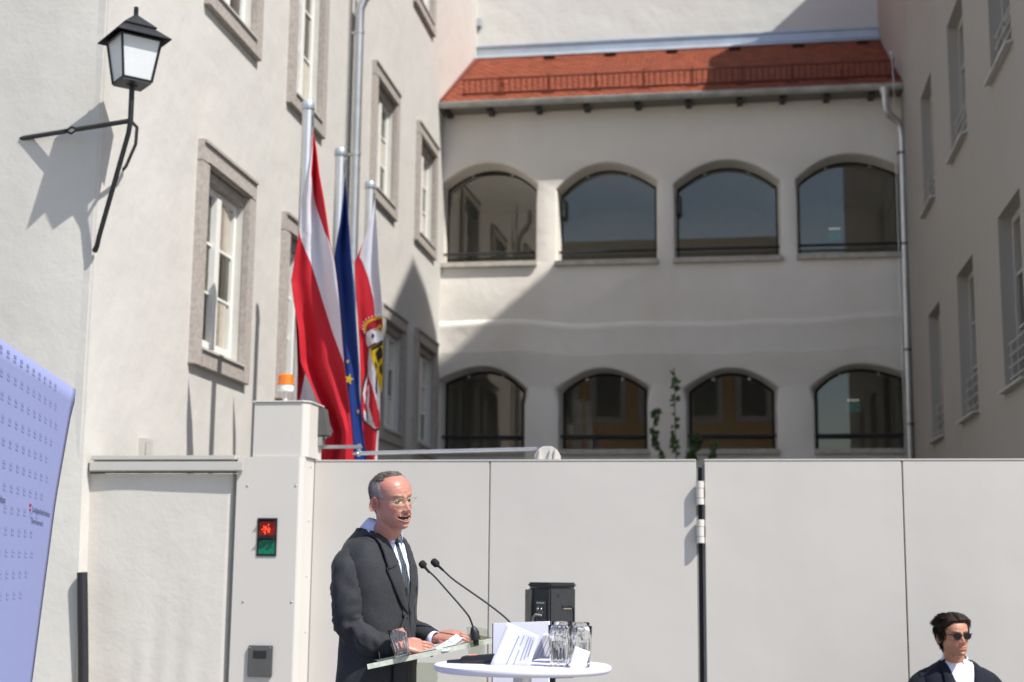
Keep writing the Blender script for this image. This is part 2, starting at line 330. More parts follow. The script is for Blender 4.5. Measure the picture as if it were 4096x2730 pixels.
part('corridor', cm, PLI, gb, smooth=50)
cm = MB(); cm.box((-5, 21.7, 8.72), (2.55, 24.5, 9.2)); cm.box((-5, YB, 5.45), (2.44, 24.5, 5.9)); part('slab', cm, PLI, gb)
for A, up in [(a, True) for a in ARU] + [(a, False) for a in ARL]:
    P = arch(A, -0.026); gp = MB(); gp.F([(x, YB - .01, z) for x, z in P]); pane = part('glass_pane', gp, GAL, gb)
    fm = MB(); Q = arch(A, -0.065 if not up else -0.05, -0.03); fm.rows([[(x, YB - .03, z) for x, z in P], [(x, YB - .03, z) for x, z in Q], [(x, YB + .01, z) for x, z in Q]]); part('glass_frame', fm, BLR, pane)
    for u in (0.3, 0.72): x = A[0] + (A[1] - A[0]) * u; i = min(range(len(Q)), key=lambda k: abs(Q[k][0] - x) - (Q[k][1] > A[3] - .01) * .5); c = MB(); c.box((Q[i][0] - .02, YB - .05, Q[i][1] - .03), (Q[i][0] + .02, YB - .01, Q[i][1] + .02)); part('clip', c, SCR, pane, bevel=.004)
    rl = MB(); zr = A[2] + (0.185 if up else 0.22); rl.tube([(A[0] - .01, YB - .2, zr), (A[1] + .01, YB - .2, zr)], 0.022, 8); part('rail', rl, BLK, gb, smooth=50)
    sl_ = MB(); sl_.box((A[0] - (.03 if up else .02), YG - .07, A[2] - .085), (min(A[1] + .03, 2.425), YB, A[2] + 0.0)); part('sill', sl_, SIL, gb, bevel=0.012)
for x, z in ((1.50, 7.50), (1.72, 4.68)):
    sg = thing('exit_sign', 'green exit sign hanging inside the %s right-hand arch' % ('upper' if z > 6 else 'lower'), 'exit sign', (x, 23.2, z))
    b = MB(); b.box((x - .105, 23.19, z - .07), (x + .105, 23.23, z + .07)); part('sign_box', b, mat('exit_green', (0.0, 0.17, 0.15), 0.5, emit=(0.0, 0.3, 0.27), estr=0.10), sg)
    i_ = MB(); y = 23.186
    i_.ball((x - .055, y, z + .05), .013, 8); i_.tube([(x - .055, y, z + .03), (x - .062, y, z - .01)], .011, 6); i_.tube([(x - .062, y, z - .01), (x - .04, y, z - .03), (x - .045, y, z - .06)], .008, 6); i_.tube([(x - .062, y, z - .01), (x - .075, y, z - .035), (x - .095, y, z - .04)], .008, 6); i_.tube([(x - .057, y, z + .025), (x - .03, y, z + .01)], .007, 6); i_.tube([(x - .057, y, z + .025), (x - .08, y, z + .005)], .007, 6)
    i_.box((x + .02, y - .003, z - .01), (x + .075, y, z + .01)); i_.F([(x + .07, y - .003, z - .035), (x + .105, y - .003, z), (x + .07, y - .003, z + .035)])
    part('pictogram', i_, WHT, sg)
    r_ = MB()
    for dx in (-.08, .08): r_.tube([(x + dx, 23.21, z + .07), (x + dx, 23.21, z + .75)], .004, 5)
    part('hanger', r_, SCR, sg)
    l_ = MB()
    for q in range(4): l_.ball((x - .07 + q * .047, 23.18, z + .11), .012, 8)
    part('lamp', l_, mat('lamp_white', (.8, .8, .8), emit=(1, 1, 1), estr=0.7), sg)
for a_, zc in ((-2.82, 7.75), (-1.0, 7.75)):
    sp = thing('wall_speaker', 'slim black box on the jamb of the %s upper arch' % ('second' if a_ < -2 else 'third'), 'speaker', (a_ + .05, 21.9, zc)); b = MB(); b.box((a_ + .0, 21.84, zc - .16), (a_ + .075, 21.95, zc + .14)); part('cabinet', b, BLK, sp, bevel=.01); b = MB(); b.box((a_ + .01, 21.835, zc - .14), (a_ + .065, 21.842, zc + .12)); part('grille', b, GRY, sp)

# roof
EV = Vector((0, 21.24, 9.365)); TP = Vector((0, 24.6, 11.36)); SD = (TP - EV).normalized(); SN = Vector((0, -SD.z, SD.y)); LEN = (TP - EV).length; XL, XR_ = -4.76, 2.50
def RF(q): return Vector((q[0], 0, 0)) + EV + SD * q[1] + SN * q[2]     # x, along slope, above slope
r = MB(RF); r.box((XL, 0.02, -0.10), (XR_, LEN, -0.012)); roof = part('roof', r, BRN, gb)
def tile_mb(mb=None, x=0, s=0, h=0):
    mb = mb or MB(); wv, L = 0.088, 0.30; P = [(-wv, 0.035), (-wv * .62, 0.008), (0, 0), (wv * .62, 0.008), (wv, 0.035), (wv, L), (-wv, L)]
    z = lambda yy: h + 0.028 - 0.028 * yy / L
    mb.f.append([mb.P((x + a, s + b, z(b))) for a, b in P]); mb.m.append(0)
    for i in range(5): (a, b), (c, d) = P[i - 1] if i else P[6], P[i]; mb.F([(x + a, s + b, z(b)), (x + c, s + d, z(d)), (x + c, s + d, z(d) - .014), (x + a, s + b, z(b) - .014)])
    return mb
tme = tile_mb().mesh('tile', TIL); RM = Matrix((Vector((1, 0, 0)), SD, SN)).transposed()
GA, GW = 0.152, 0.181; rest = MB(RF); cnt = 0; nrow = int((LEN - .25) / GA)
for i in range(nrow):
    k = 0; x = XL + 0.09 + (i % 2) * GW / 2
    while x < XR_ - 0.06:
        jit = random.uniform(-.004, .004)
        if cnt < 300:
            o = link('tile', tme, roof); o.matrix_basis = Matrix.Translation(RF((x, i * GA + jit, random.uniform(0, .004)))) @ (RM @ Matrix.Rotation(random.uniform(-.015, .015), 3, 'Z')).to_4x4(); cnt += 1
        else: tile_mb(rest, x, i * GA + jit, random.uniform(0, .005))
        x += GW
TIL2 = mat('clay_tile_field', (0.315, 0.083, 0.038), 0.8, var=0.3, scale=5.5, bump=0.2, bscale=60)
part('tile_field', rest, TIL2, roof, kind='stuff')
for x in [XL + 1.42 + 1.09 * q for q in range(6)]:
    v = MB(RF); v.prism([(x - .1, LEN - .62, .03), (x - .1, LEN - .62, .085), (x - .1, LEN - .42, .04)], (.2, 0, 0)); part('vent_tile', v, BRN, roof)
    v = MB(RF); v.box((x - .085, LEN - .623, .035), (x + .085, LEN - .62, .075)); part('vent_slot', v, BLR, roof)
sg = MB(RF); up_ = RM.inverted() @ Vector((0, -.25, 1)).normalized()
for hh, rr in ((.05, .016), (.27, .018)): b = Vector((0, .42, 0)) + up_ * hh; sg.tube([(XL + .35, b.y, b.z), (XR_ - .18, b.y, b.z)], rr, 6)
x = XL + .38
while x < XR_ - .2:
    a, b = Vector((x, .42, 0)) + up_ * .05, Vector((x, .42, 0)) + up_ * .27; sg.tube([a, b], .009, 4); x += .093
snow = part('snow_guard', sg, BRN, gb, smooth=50)
for q in range(9):
    x = XL + .98 + q * .765; bk = MB(RF); b = Vector((x, .42, 0)); bk.tube([b, b + up_ * .31], .014, 5); bk.tube([b + up_ * .25, (x, .75, .03)], .012, 5); bk.box((x - .1, .30, .03), (x + .1, .34, .045)); part('bracket', bk, BRN, snow)
fl_ = MB(RF); fl_.box((XL, LEN - .30, .035), (XR_ + .04, LEN + .0, .05)); fla = part('flashing', fl_, ZNC, gb)
fl_ = MB(); fl_.box((XL, 24.555, 11.37), (XR_ + .06, 24.597, 11.56)); fl_.box((XL, 24.53, 11.535), (XR_ + .06, 24.597, 11.565)); part('wall_flashing', fl_, ZNC, gb)
fl_ = MB(RF); fl_.box((XL - .01, 0, .02), (XL + .09, LEN - .3, .05)); part('edge_flashing', fl_, BRN, gb); fl_ = MB(RF); fl_.box((XR_ - .02, 0, .02), (XR_ + .06, LEN - .3, .06)); part('edge_flashing', fl_, BRN, gb)
gt = MB(); gy, gz, gr = 21.205, 9.335, .07; arcs = [pi + pi * i / 10 for i in range(11)]
prof = [(gy + gr * cos(a), gz + gr * sin(a)) for a in arcs]; gt.rows([[(x, y, z) for y, z in prof] for x in (XL + .02, 2.62)]); gt.rows([[(x, y + (.008 if i < 5 else -.008) , z + .006) for i, (y, z) in enumerate(prof)] for x in (XL + .02, 2.62)])
for x in (XL + .02, 2.62): gt.F([(x, y, z) for y, z in prof])
gt.tube([(XL, gy - gr, gz), (2.63, gy - gr, gz)], .012, 6)
gut = part('gutter', gt, GUT, gb, smooth=60)
for q in range(10): x = XL + .35 + q * .76; c = MB(); c.rows([[(x + e, y - .004 * (1 if i < 5 else -1), z - .004) for i, (y, z) in enumerate(prof)] for e in (-.014, .014)]); part('gutter_bracket', c, SCR, gut, smooth=60)
for px in (1788, 1956, 2149, 2342, 2549, 2752, 2958, 3131, 3309, 3489): q = on('y', 21.3, px, 440); c = MB(); c.box((q.x - .042, 21.3, 9.225), (q.x + .045, 21.6, 9.275)); part('rafter_end', c, BLK, gb)
c = MB(); c.box((-4.8, 21.26, 9.276), (2.5, 21.6, 9.30)); part('soffit', c, mat('soffit_board', (.2, .18, .15), .9), gb)
d = MB(); d.tube([(2.165, gy, gz - .05), (2.165, gy, 9.15)], [.095, .05], 12); d.tube([(2.165, gy, 9.16), (2.17, gy, 8.98), (2.24, gy + .06, 8.87), (2.36, gy + .13, 8.79), (2.40, gy + .16, 8.68), (2.41, 21.37, 8.5), (2.37, 21.37, 3.0), (2.36, 21.37, 0.1)], .055, 12)
dpo = part('downpipe', d, STL, gb, smooth=50, label='long grey downpipe in the corner beside the shaded wing')
for z in (8.3, 6.9, 5.3, 4.2): c = MB(); c.tube([(2.395, 21.37, z), (2.395, 21.37, z + .03)], .064, 12); c.box((2.44, 21.36, z), (2.55, 21.39, z + .025)); part('bracket', c, GRY, dpo)
d = MB(); d.tube([(2.26, 21.0, 9.75), (2.28, 21.02, 9.3), (2.31, 21.3, 8.8), (2.33, 21.55, 8.2), (2.33, 21.56, 3)], .006, 5); d.ball((2.26, 21.0, 9.76), .03, 8); part('lightning_wire', d, STL, gb)

# plain wall above the gallery roof
rb = thing('tall_building', 'plain cream wall rising behind the red tiled roof', 'building', (-1, 26, 0))
b = MB(); b.box((-5.2, 24.6, 0), (6, 32, 15.2)); part('wall', b, PLU, rb)
b = MB(); b.prism([(-5.4, 24.1, 15.2), (-5.4, 28.3, 18.6), (-5.4, 32.5, 15.2)], (11.8, 0, 0)); part('roof', b, TIL, rb)
q = on('y', 24.5, 1912, 85); b = MB(); b.box((q.x - .06, 24.5, q.z - .09), (q.x + .06, 24.597, q.z + .05)); b.tube([(q.x, 24.55, q.z), (q.x - .06, 24.5, q.z + .12), (q.x - .12, 24.45, q.z + .55), (q.x - .13, 24.4, q.z + 1.5)], .018, 6); part('gutter_spout', b, ZNC, rb)

# ------------------------------------------------------------------ shaded wing on the right
XW = 2.44
wb = thing('building', 'shaded plaster wing with deep unframed windows on the right of the courtyard', 'building', (6, 16, 0))
def RW(q): return Vector((XW - q[1], q[0], q[2]))          # u = y, p out of the wall towards the yard, z
HR = [(a, b, c, d) for (a, b) in ((12.80, 13.93), (15.50, 16.68), (18.20, 19.30)) for (c, d) in ((6.83, 8.46), (3.78, 5.45))]
wm = MB(RW); wall_cells(wm, (9.9, 24.6), (0, 13.1), HR, du=1.5, dz=2)
for h in HR: reveal(wm, h, 0, -0.19)
prof = [(9.9, 13.1), (10.6, 13.2), (14.14, 16.24), (15.29, 17.15), (16.2, 16.9), (17.05, 16.4), (17.35, 15.9), (18.41, 14.76), (19.1, 13.75), (20.3, 14.3), (21.73, 15.14), (22.91, 15.12), (23.4, 14.46), (24.6, 13.3), (24.6, 13.1)]
wm.prism([(u, 0.0, z) for u, z in prof], (0, -0.4, 0)); wm.box((9.9, -.4, 0), (9.95, 0, 13.1))
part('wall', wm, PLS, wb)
c = MB(RW); c.box((9.95, -.62, 0), (24.6, -8, 13.0)); c.box((9.92, -.4, 0), (9.95, -8, 13)); part('building_core', c, ROOM, wb)
for a, b, z0, z1 in ((9.9, 19.1, 13.1, 17.15), (19.1, 24.6, 13.1, 15.14)):
    c = MB(RW); pts = [(u, z) for u, z in prof if a - .01 <= u <= b + .01] + [(b, 13.0), (a, 13.0)]; c.prism([(u, -.4, z - .02) for u, z in pts], (0, -7.6, 0)); part('roof', c, TIL, wb)
for h in HR:
    a, b, z0, z1 = h; fr = MB(RW); p0, p1 = -.185, -.125; W = .075; um = (a + b) / 2
    fr.box((a, p0, z0), (a + W, p1, z1)); fr.box((b - W, p0, z0), (b, p1, z1)); fr.box((a + W, p0, z1 - W), (b - W, p1, z1)); fr.box((a + W, p0, z0), (b - W, p1, z0 + W)); fr.box((um - .05, p0, z0 + W), (um + .05, p1 + .015, z1 - W))
    for k in (1, 2): zc = z0 + W + (z1 - z0 - 2 * W) * k / 3; fr.box((a + W, p0 + .005, zc - .015), (um - .05, p1 - .01, zc + .015)); fr.box((um + .05, p0 + .005, zc - .015), (b - W, p1 - .01, zc + .015))
    win = part('window', fr, CRM, wb, bevel=.004)
    for s0, s1 in ((a + W, um - .05), (um + .05, b - W)):
        for k in range(3): q0 = z0 + W + (z1 - z0 - 2 * W) * k / 3; q1 = q0 + (z1 - z0 - 2 * W) / 3; gl = MB(RW); gl.F([(s0, -.155, q0 + .01), (s1, -.155, q0 + .01), (s1, -.155, q1 - .01), (s0, -.155, q1 - .01)]); part('pane', gl, WIN, win)
    s_ = MB(RW); s_.prism([(a - .03, -.12, z0 + .012), (a - .03, .07, z0 - .02), (a - .03, .07, z0 - .045), (a - .03, -.12, z0 - .012)], (b - a + .06, 0, 0)); part('sill', s_, CRM, win)
    for k in range(4): rl = MB(RW); zr = z0 + .1 + .11 * k; rl.tube([(a + .01, -.05, zr), (b - .01, -.05, zr)], .010, 6); part('guard_bar', rl, CRM, win, smooth=50)
    for u in (a + .13, b - .13): pst = MB(RW); pst.tube([(u, -.05, z0), (u, -.05, z0 + .45)], .008, 6); part('guard_post', pst, CRM, win)

# ochre house across the street, seen only as a reflection in the gallery glass
oc = thing('ochre_house', 'ochre house with grey window surrounds across the street, mirrored in the gallery glass', 'house', (-4, -20, 0))
OCH = mat('ochre_plaster', (0.50, 0.27, 0.075), .9, var=.05)
b = MB(); b.box((-11, -24, 0), (1.9, -15, 12.5)); part('wall', b, OCH, oc)
b = MB(); b.prism([(-11.4, -14.6, 12.5), (-11.4, -19.5, 17), (-11.4, -24.4, 12.5)], (13.6, 0, 0)); part('roof', b, mat('olive_roof', (.13, .10, .06), .9), oc)
for z in (1.5, 4.9, 8.3):
    for x in (-9.6, -7.6, -5.6, -3.6, -1.6, 0.4):
        m_ = MB(); m_.box((x - .75, -14.95, z - .15), (x + .75, -14.9, z + 2.1)); wn = part('window', m_, STN, oc); m_ = MB(); m_.box((x - .5, -14.93, z + .1), (x + .5, -14.88, z + 1.85)); part('pane', m_, DRK, wn)
# ------------------------------------------------------------------ steel gate, cabinet and side wall
YT = 9.53; ZT = 2.791  # gate, cabinet and side wall: numbers scaled up about the camera position
def leaf(name, label, x0, x1, seam):
    t = thing(name, label, 'gate', ((x0 + x1) / 2, YT + .04, 0), 'leaves of the white steel gate')
    for a, b in ((x0, seam - .003), (seam + .003, x1)):
        m = MB(); m.box((a, YT, .1), (b, YT + .055, ZT - .012)); part('leaf_panel', m, GTE, t, bevel=.004)
    m = MB(); m.box((x0 + .001, YT + .056, .12), (x1 - .001, YT + .09, ZT - .02)); part('backing_sheet', m, GTE, t)
    m = MB(); m.box((x0 - .001, YT - .004, ZT - .011), (x1 + .001, YT + .095, ZT)); part('top_cap', m, GTP, t, bevel=.003)
    return t
gl_ = leaf('gate_leaf', 'wide white steel gate leaf behind the speaker, joined to the cabinet', -2.947, -0.323, -1.7125)
gr_ = leaf('gate_leaf', 'white steel gate leaf at the right, behind the man in sunglasses', -0.267, 4.04, 1.005)
m = MB(); m.box((-.3225, YT + .02, .1), (-.312, YT + .08, ZT - .06)); part('rubber_seal', m, GSL, gl_); m = MB(); m.box((-.281, YT + .02, .1), (-.2675, YT + .085, ZT - .03)); part('rubber_seal', m, GSL, gr_)
m = MB(); m.box((-.313, YT + .05, .1), (-.285, YT + .1, ZT - .05)); part('dark_gap_strip', m, BLK, gr_)
for z0 in (2.490, 2.2386, 0.5):
    L = .153; hb = MB(); hb.tube([(-.297, YT - .035, z0), (-.297, YT - .035, z0 + L)], .0215, 14); hg = part('hinge', hb, BLK, gr_, smooth=40)
    for k in range(3):
        a, b = ((0, .04), (.043, .105), (.108, L))[k]; c = MB(); c.tube([(-.297, YT - .035, z0 + a), (-.297, YT - .035, z0 + b)], .025, 16); c.box((-.295 if k != 1 else -.32, YT - .03, z0 + a), (-.27 if k != 1 else -.30, YT + .002, z0 + b)); part('barrel', c, GTP, hg, smooth=40)

cb = thing('gate_cabinet', 'tall white sheet-steel gate drive cabinet with red and green signal', 'cabinet', (-3.08, 9.1, 0))
yf = 9.283
m = MB(); m.prism([(-3.419, yf, 0), (-2.9785, yf, 0), (-2.9505, yf + .022, 0), (-2.9505, 9.615, 0), (-3.419, 9.615, 0)], (0, 0, 2.794)); part('housing', m, GTP, cb, bevel=.003)
m = MB(); m.prism([(-3.320, yf + .02, 2.7945), (-2.975, yf + .02, 2.7945), (-2.934, yf + .055, 2.7945), (-2.934, 9.635, 2.7945), (-3.320, 9.635, 2.7945)], (0, 0, .373)); part('upper_housing', m, GTP, cb, bevel=.003)
m = MB(); m.prism([(-3.331, yf + .01, 3.1685), (-2.971, yf + .01, 3.1685), (-2.924, yf + .05, 3.1685), (-2.924, 9.645, 3.1685), (-3.331, 9.645, 3.1685)], (0, 0, .012)); part('lid', m, GTP, cb, bevel=.003)
for px in ((990, 1944), (1183, 1944), (972, 2408), (1166, 2409)): q = on('y', yf, *px); c = MB(); c.ball(q, (.0085, .005, .0085), 10); part('screw', c, SCR, cb, smooth=60)
for px in ((1243, 1869), (1234, 2086), (1227, 2306), (1221, 2530)): q = on('x', -2.9505, *px); c = MB(); c.ball(q, (.005, .0085, .0085), 10); part('screw', c, SCR, cb, smooth=60)
# traffic signal
x0, x1, z0, z1 = -3.256, -3.118, 2.1256, 2.3805
m = MB()
for a, b in (((x0, yf - .006, z0), (x0 + .010, yf + .0, z1)), ((x1 - .010, yf - .006, z0), (x1, yf, z1)), ((x0 + .010, yf - .006, z1 - .009), (x1 - .010, yf, z1)), ((x0 + .010, yf - .006, z0), (x1 - .010, yf, z0 + .009)), ((x0 + .01, yf - .004, z0 + .115), (x1 - .01, yf, z0 + .128))): m.box(a, b)
m.box((x0 + .01, yf - .0015, z0 + .009), (x1 - .01, yf - .0005, z1 - .009))
sig = part('signal', m, BLK, cb)
RED = mat('red_lens', (0.13, 0.002, 0.002), .22, var=.4, scale=60, bump=.6, bscale=120, emit=(1, .02, .01), estr=.06); GRN = mat('green_lens', (0.0, 0.16, 0.085), .22, var=.5, scale=40, bump=.7, bscale=90)
LED = mat('lit_red_point', (1, .05, .02), .3, emit=(1, .07, .02), estr=1.6)
for zc, mt, nm in ((z0 + .185, RED, 'red_lens'), (z0 + .062, GRN, 'green_lens')):
    c = MB(); c.box((x0 + .012, yf - .004, zc - .047), (x1 - .012, yf - .002, zc + .047)); part(nm, c, mt, sig)
    c = MB(); n = 12; c.rows([[(x0 + .008 + (x1 - x0 - .016) * i / n, yf - .0 - d, zc + .04 + .012 * (1 - (2 * i / n - 1) ** 6)) for i in range(n + 1)] for d in (0, .03)]); c.rows([[(x0 + .008 + (x1 - x0 - .016) * i / n, yf - .0 - d, zc + .043 + .012 * (1 - (2 * i / n - 1) ** 6)) for i in range(n + 1)] for d in (.03, 0)]); part('visor', c, BLK, sig)
c = MB(); zc = z0 + .182; xc = (x0 + x1) / 2 - .004
for a in range(11):
    th = a * 2 * pi / 11 + random.uniform(-.2, .2); r0 = random.uniform(.008, .022); r1 = r0 + random.uniform(.010, .02); c.tube([(xc + cos(th) * r0, yf - .0045, zc + sin(th) * r0), (xc + cos(th) * r1, yf - .0045, zc + sin(th) * r1)], [.0018, .0034], 6)
c.ball((xc - .004, yf - .004, zc), (.0085, .003, .0085), 8)
part('led_cluster', c, LED, sig)
c = MB(); c.tube([(xc - .01, yf - .0045, z0 + .05), (xc + .012, yf - .0045, z0 + .075)], .0025, 5); part('painted_glint', c, mat('green_glint', (.1, .5, .35), .2), sig)  # pale green streak painted as a glint on the green lens
m = MB(); m.box((-3.282, yf - .022, 1.335), (-3.116, yf + .001, 1.538)); ic = part('intercom', m, GRY, cb, bevel=.004)
for k in range(8):
    c = MB(); c.box((-3.247, yf - .0235, 1.455 + k * .0065), (-3.154, yf - .0222, 1.4585 + k * .0065)); part('grille_slot', c, BLR, ic)
for x in (-3.269, -3.13): c = MB(); c.ball((x, yf - .022, 1.524), .005, 8); part('screw', c, SCR, ic)
# amber beacon on the cabinet
bq = on('y', 9.45, 1140, 1590); bx = bq.x; z = 3.181
be = thing('beacon', 'amber warning beacon on a short post on top of the gate cabinet', 'beacon light', (bx, 9.45, z))
m = MB(); m.tube([(bx, 9.45, z), (bx, 9.45, z + .085)], .017, 12); part('post', m, GTP, be, smooth=40)
m = MB(); m.lathe([(.001, z + .08), (.055, z + .082), (.058, z + .10), (.058, z + .125), (.001, z + .125)], (bx, 9.45, 0), 24); part('base', m, WHT, be, smooth=40)
m = MB(); n = 48
m.rows([[(bx + r * (1 + (.025 if k % 2 else 0)) * cos(2 * pi * k / n), 9.45 + r * (1 + (.025 if k % 2 else 0)) * sin(2 * pi * k / n), zz) for k in range(n)] for r, zz in ((.061, z + .125), (.061, z + .137), (.054, z + .139), (.053, z + .19), (.047, z + .199), (.002, z + .2))], True)
part('amber_lens', m, mat('amber_lens', (.75, .17, .005), .2, coat=.6, emit=(.9, .2, .0), estr=.12), be, smooth=30)
# flood light at the right of the cabinet
fx = thing('floodlight', 'dark grey floodlight fixed to the right side of the gate cabinet', 'floodlight', (-2.85, 9.63, 2.94))
q = on('y', 9.58, 1282, 1700); m = MB(); m.prism([(q.x - .055, 9.53, q.z + .13), (q.x + .03, 9.53, q.z + .115), (q.x + .065, 9.53, q.z - .08), (q.x - .055, 9.53, q.z - .085)], (0, .12, 0)); part('head', m, GRY, fx, bevel=.006)
m = MB(); m.box((q.x - .06, 9.54, q.z - .15), (q.x + .03, 9.61, q.z - .087)); part('bracket', m, SCR, fx, bevel=.004)
# opener arm
oa = thing('gate_opener', 'galvanised two-part opener arm running from the cabinet to the gate bracket', 'gate opener', (-2, 9.63, 2.88))
yA = 9.645; a0 = on('y', yA, 1262, 1789); a1 = on('y', yA, 1448, 1792); b1 = on('y', yA, 1425, 1815); b2 = on('y', yA, 2150, 1797)
m = MB(); m.box((-2.96, yA - .02, a0.z - .012), (a1.x, yA + .02, a0.z + .012)); part('crank', m, STL, oa, bevel=.005)
m = MB(); m.tube([(a1.x - .02, yA, a0.z + .02), (a1.x - .02, yA, b1.z - .02)], .014, 10); m.ball((b1.x, yA, b1.z), (.03, .02, .014), 10); part('joint', m, SCR, oa, smooth=50)
m = MB(); m.tube([(b1.x + .03, yA, b1.z), (b2.x, yA, b2.z + .0)], .0145, 12); part('rod', m, STL, oa, smooth=50)
gbk = MB(); xb = on('y', 9.60, 2191, 1800).x
pr = [(xb - .085, ZT), (xb - .087, ZT + .028), (xb - .06, ZT + .075), (xb - .03, ZT + .094), (xb + .03, ZT + .094), (xb + .06, ZT + .075), (xb + .087, ZT + .028), (xb + .085, ZT)]
gbk.prism([(x, YT + .035, z) for x, z in pr], (0, .07, 0)); bk = part('bracket', gbk, GTP, oa, bevel=.006)
for dx, w_ in ((-.052, .012), (.022, .014), (.055, .01)): c = MB(); c.prism([(xb + dx - w_, YT + .036, ZT + .002), (xb + dx + w_, YT + .036, ZT + .002), (xb + dx + w_ * .5, YT + .036, ZT + .075), (xb + dx, YT + .036, ZT + .075)], (0, -.022, 0)); part('rib', c, GTP, bk, bevel=.003)
# plastered side wall between building and cabinet
sw = thing('side_wall', 'rough cream plaster wall between building corner and gate cabinet with metal coping', 'wall', (-3.85, 9.4, 0))
m = MB(); xs = [-4.62 + .022 * i for i in range(54)]; zs = [i * .1117 for i in range(25)] ; YW = 9.307
m.rows([[(x, YW + .012 * noise.noise(Vector((x * 2.2, 1, z * 1.4))) - .004 * sin(x * 40 + noise.noise(Vector((x, 0, z))) * 4) * max(0, noise.noise(Vector((x * 1.5, 7, z * .5)))) + (.01 if x > -3.47 else 0), z) for x in xs] for z in zs])
m.box((-4.6, YW + .03, 0), (-3.44, YW + .2, 2.68)); e = xs[-1]; m.rows([[(e, YW + .0, z), (e + .01, YW + .03, z), (e + .01, YW + .2, z)] for z in zs])
part('wall', m, PLW, sw, smooth=50)
m = MB(); m.box((-4.478, 9.25, 2.697), (-3.366, 9.275, 2.761)); m.box((-4.478, 9.275, 2.697), (-3.425, 9.5, 2.707)); part('lower_coping', m, CRM, sw, bevel=.005)
m = MB(); m.box((-4.47, 9.25, 2.7725), (-3.425, 9.52, 2.803)); m.box((-4.46, 9.275, 2.761), (-3.44, 9.5, 2.7725)); part('upper_coping', m, CRM, sw, bevel=.004)

# ------------------------------------------------------------------ wall lantern
la = thing('wall_lantern', 'black iron lantern with opal panes on a bracket at the building corner', 'street lamp', (-4.5, 9.1, 5.0))
C0 = Vector((-4.162, 8.918, 0)); R45 = Matrix.Rotation(radians(45), 3, 'Z')
def LA(q): return C0 + R45 @ Vector(q)
zb, zt, hb, ht = 5.361, 5.665, .1005, .142
m = MB(LA); m.box((-hb, -hb, zb - .012), (hb, hb, zb)); 
for dx, dy in ((.03, 0), (-.03, 0), (0, .03), (0, -.03)): m.ball((dx, dy, zb - .014), .009, 8)
part('base_plate', m, BLK, la)
m = MB(LA)
for sx, sy in ((1, 1), (1, -1), (-1, 1), (-1, -1)): m.tube([(sx * hb, sy * hb, zb), (sx * ht, sy * ht, zt)], .0095, 4)
for h, z in ((hb, zb + .008), (ht, zt - .005)):
    for a, b in (((h, h), (h, -h)), ((h, -h), (-h, -h)), ((-h, -h), (-h, h)), ((-h, h), (h, h))): m.tube([(*a, z), (*b, z)], .008, 4)
part('frame', m, BLK, la)
for k in range(4):
    Rk = Matrix.Rotation(pi / 2 * k, 3, 'Z'); a, b = hb - .004, ht - .004; m = MB(lambda q, Rk=Rk: LA(Rk @ Vector(q))); m.prism([(a, -a, zb), (a, a, zb), (b, b, zt), (b, -b, zt)], (-.003, 0, 0)); part('pane', m, OPL, la)
def pyramid(h0, z0, h1, z1, th=.006):
    m = MB(LA); sq = lambda h, z: [(h, h, z), (h, -h, z), (-h, -h, z), (-h, h, z)]; m.rows([sq(h0, z0), sq(h0 + .003, z0 + th), sq(h1, z1), sq(h1 - .004, z1 - th), sq(h0 - .012, z0)], True); return m
part('roof', pyramid(.193, 5.662, .089, 5.763), BLK, la)
m = pyramid(.114, 5.751, .012, 5.858); part('roof_cap', m, BLK, la)
m = MB(LA); m.tube([(0, 0, 5.842), (0, 0, 5.918)], .017, 4); part('finial', m, BLK, la)
J = on('y', 8.925, 515.6, 484); J.x = C0.x; P0 = on('y', 9.16, 84, 555); Q0 = LW((.393, .0, 5.025)); FT = Vector((-4.49, 9.17, 4.236)); BD = J + Vector((-.02, .02, -.085))
m = MB(); m.tube([FT, FT + Vector((.03, -.03, .03)), FT + Vector((.045, -.04, .09)), BD, J, Vector((C0.x, C0.y, zb - .01))], [.02, .017, .017, .017, .0185, .0185], 10); part('stem', m, BLK, la, smooth=50)
mid = P0.lerp(J, .47); ax = (J - P0).normalized()
m = MB(); m.tube([P0, P0.lerp(J, .42)], .0185, 4); m.tube([P0.lerp(J, .52), J], .0185, 4)
for s in (1, -1): zz = Vector((0, 0, .024 * s)); m.tube([P0.lerp(J, .415), mid + zz, P0.lerp(J, .525)], .0095, 4)
part('arm', m, BLK, la)
m = MB(); m.tube([Q0 + Vector((-.02, 0, -.10)), Q0 + Vector((.03, -.02, -.06)), Q0.lerp(J, .33) + Vector((.06, .03, .03)), Q0.lerp(J, .66) + Vector((.05, .03, .06)), J], .012, 6); part('strap', m, BLK, la, smooth=50)

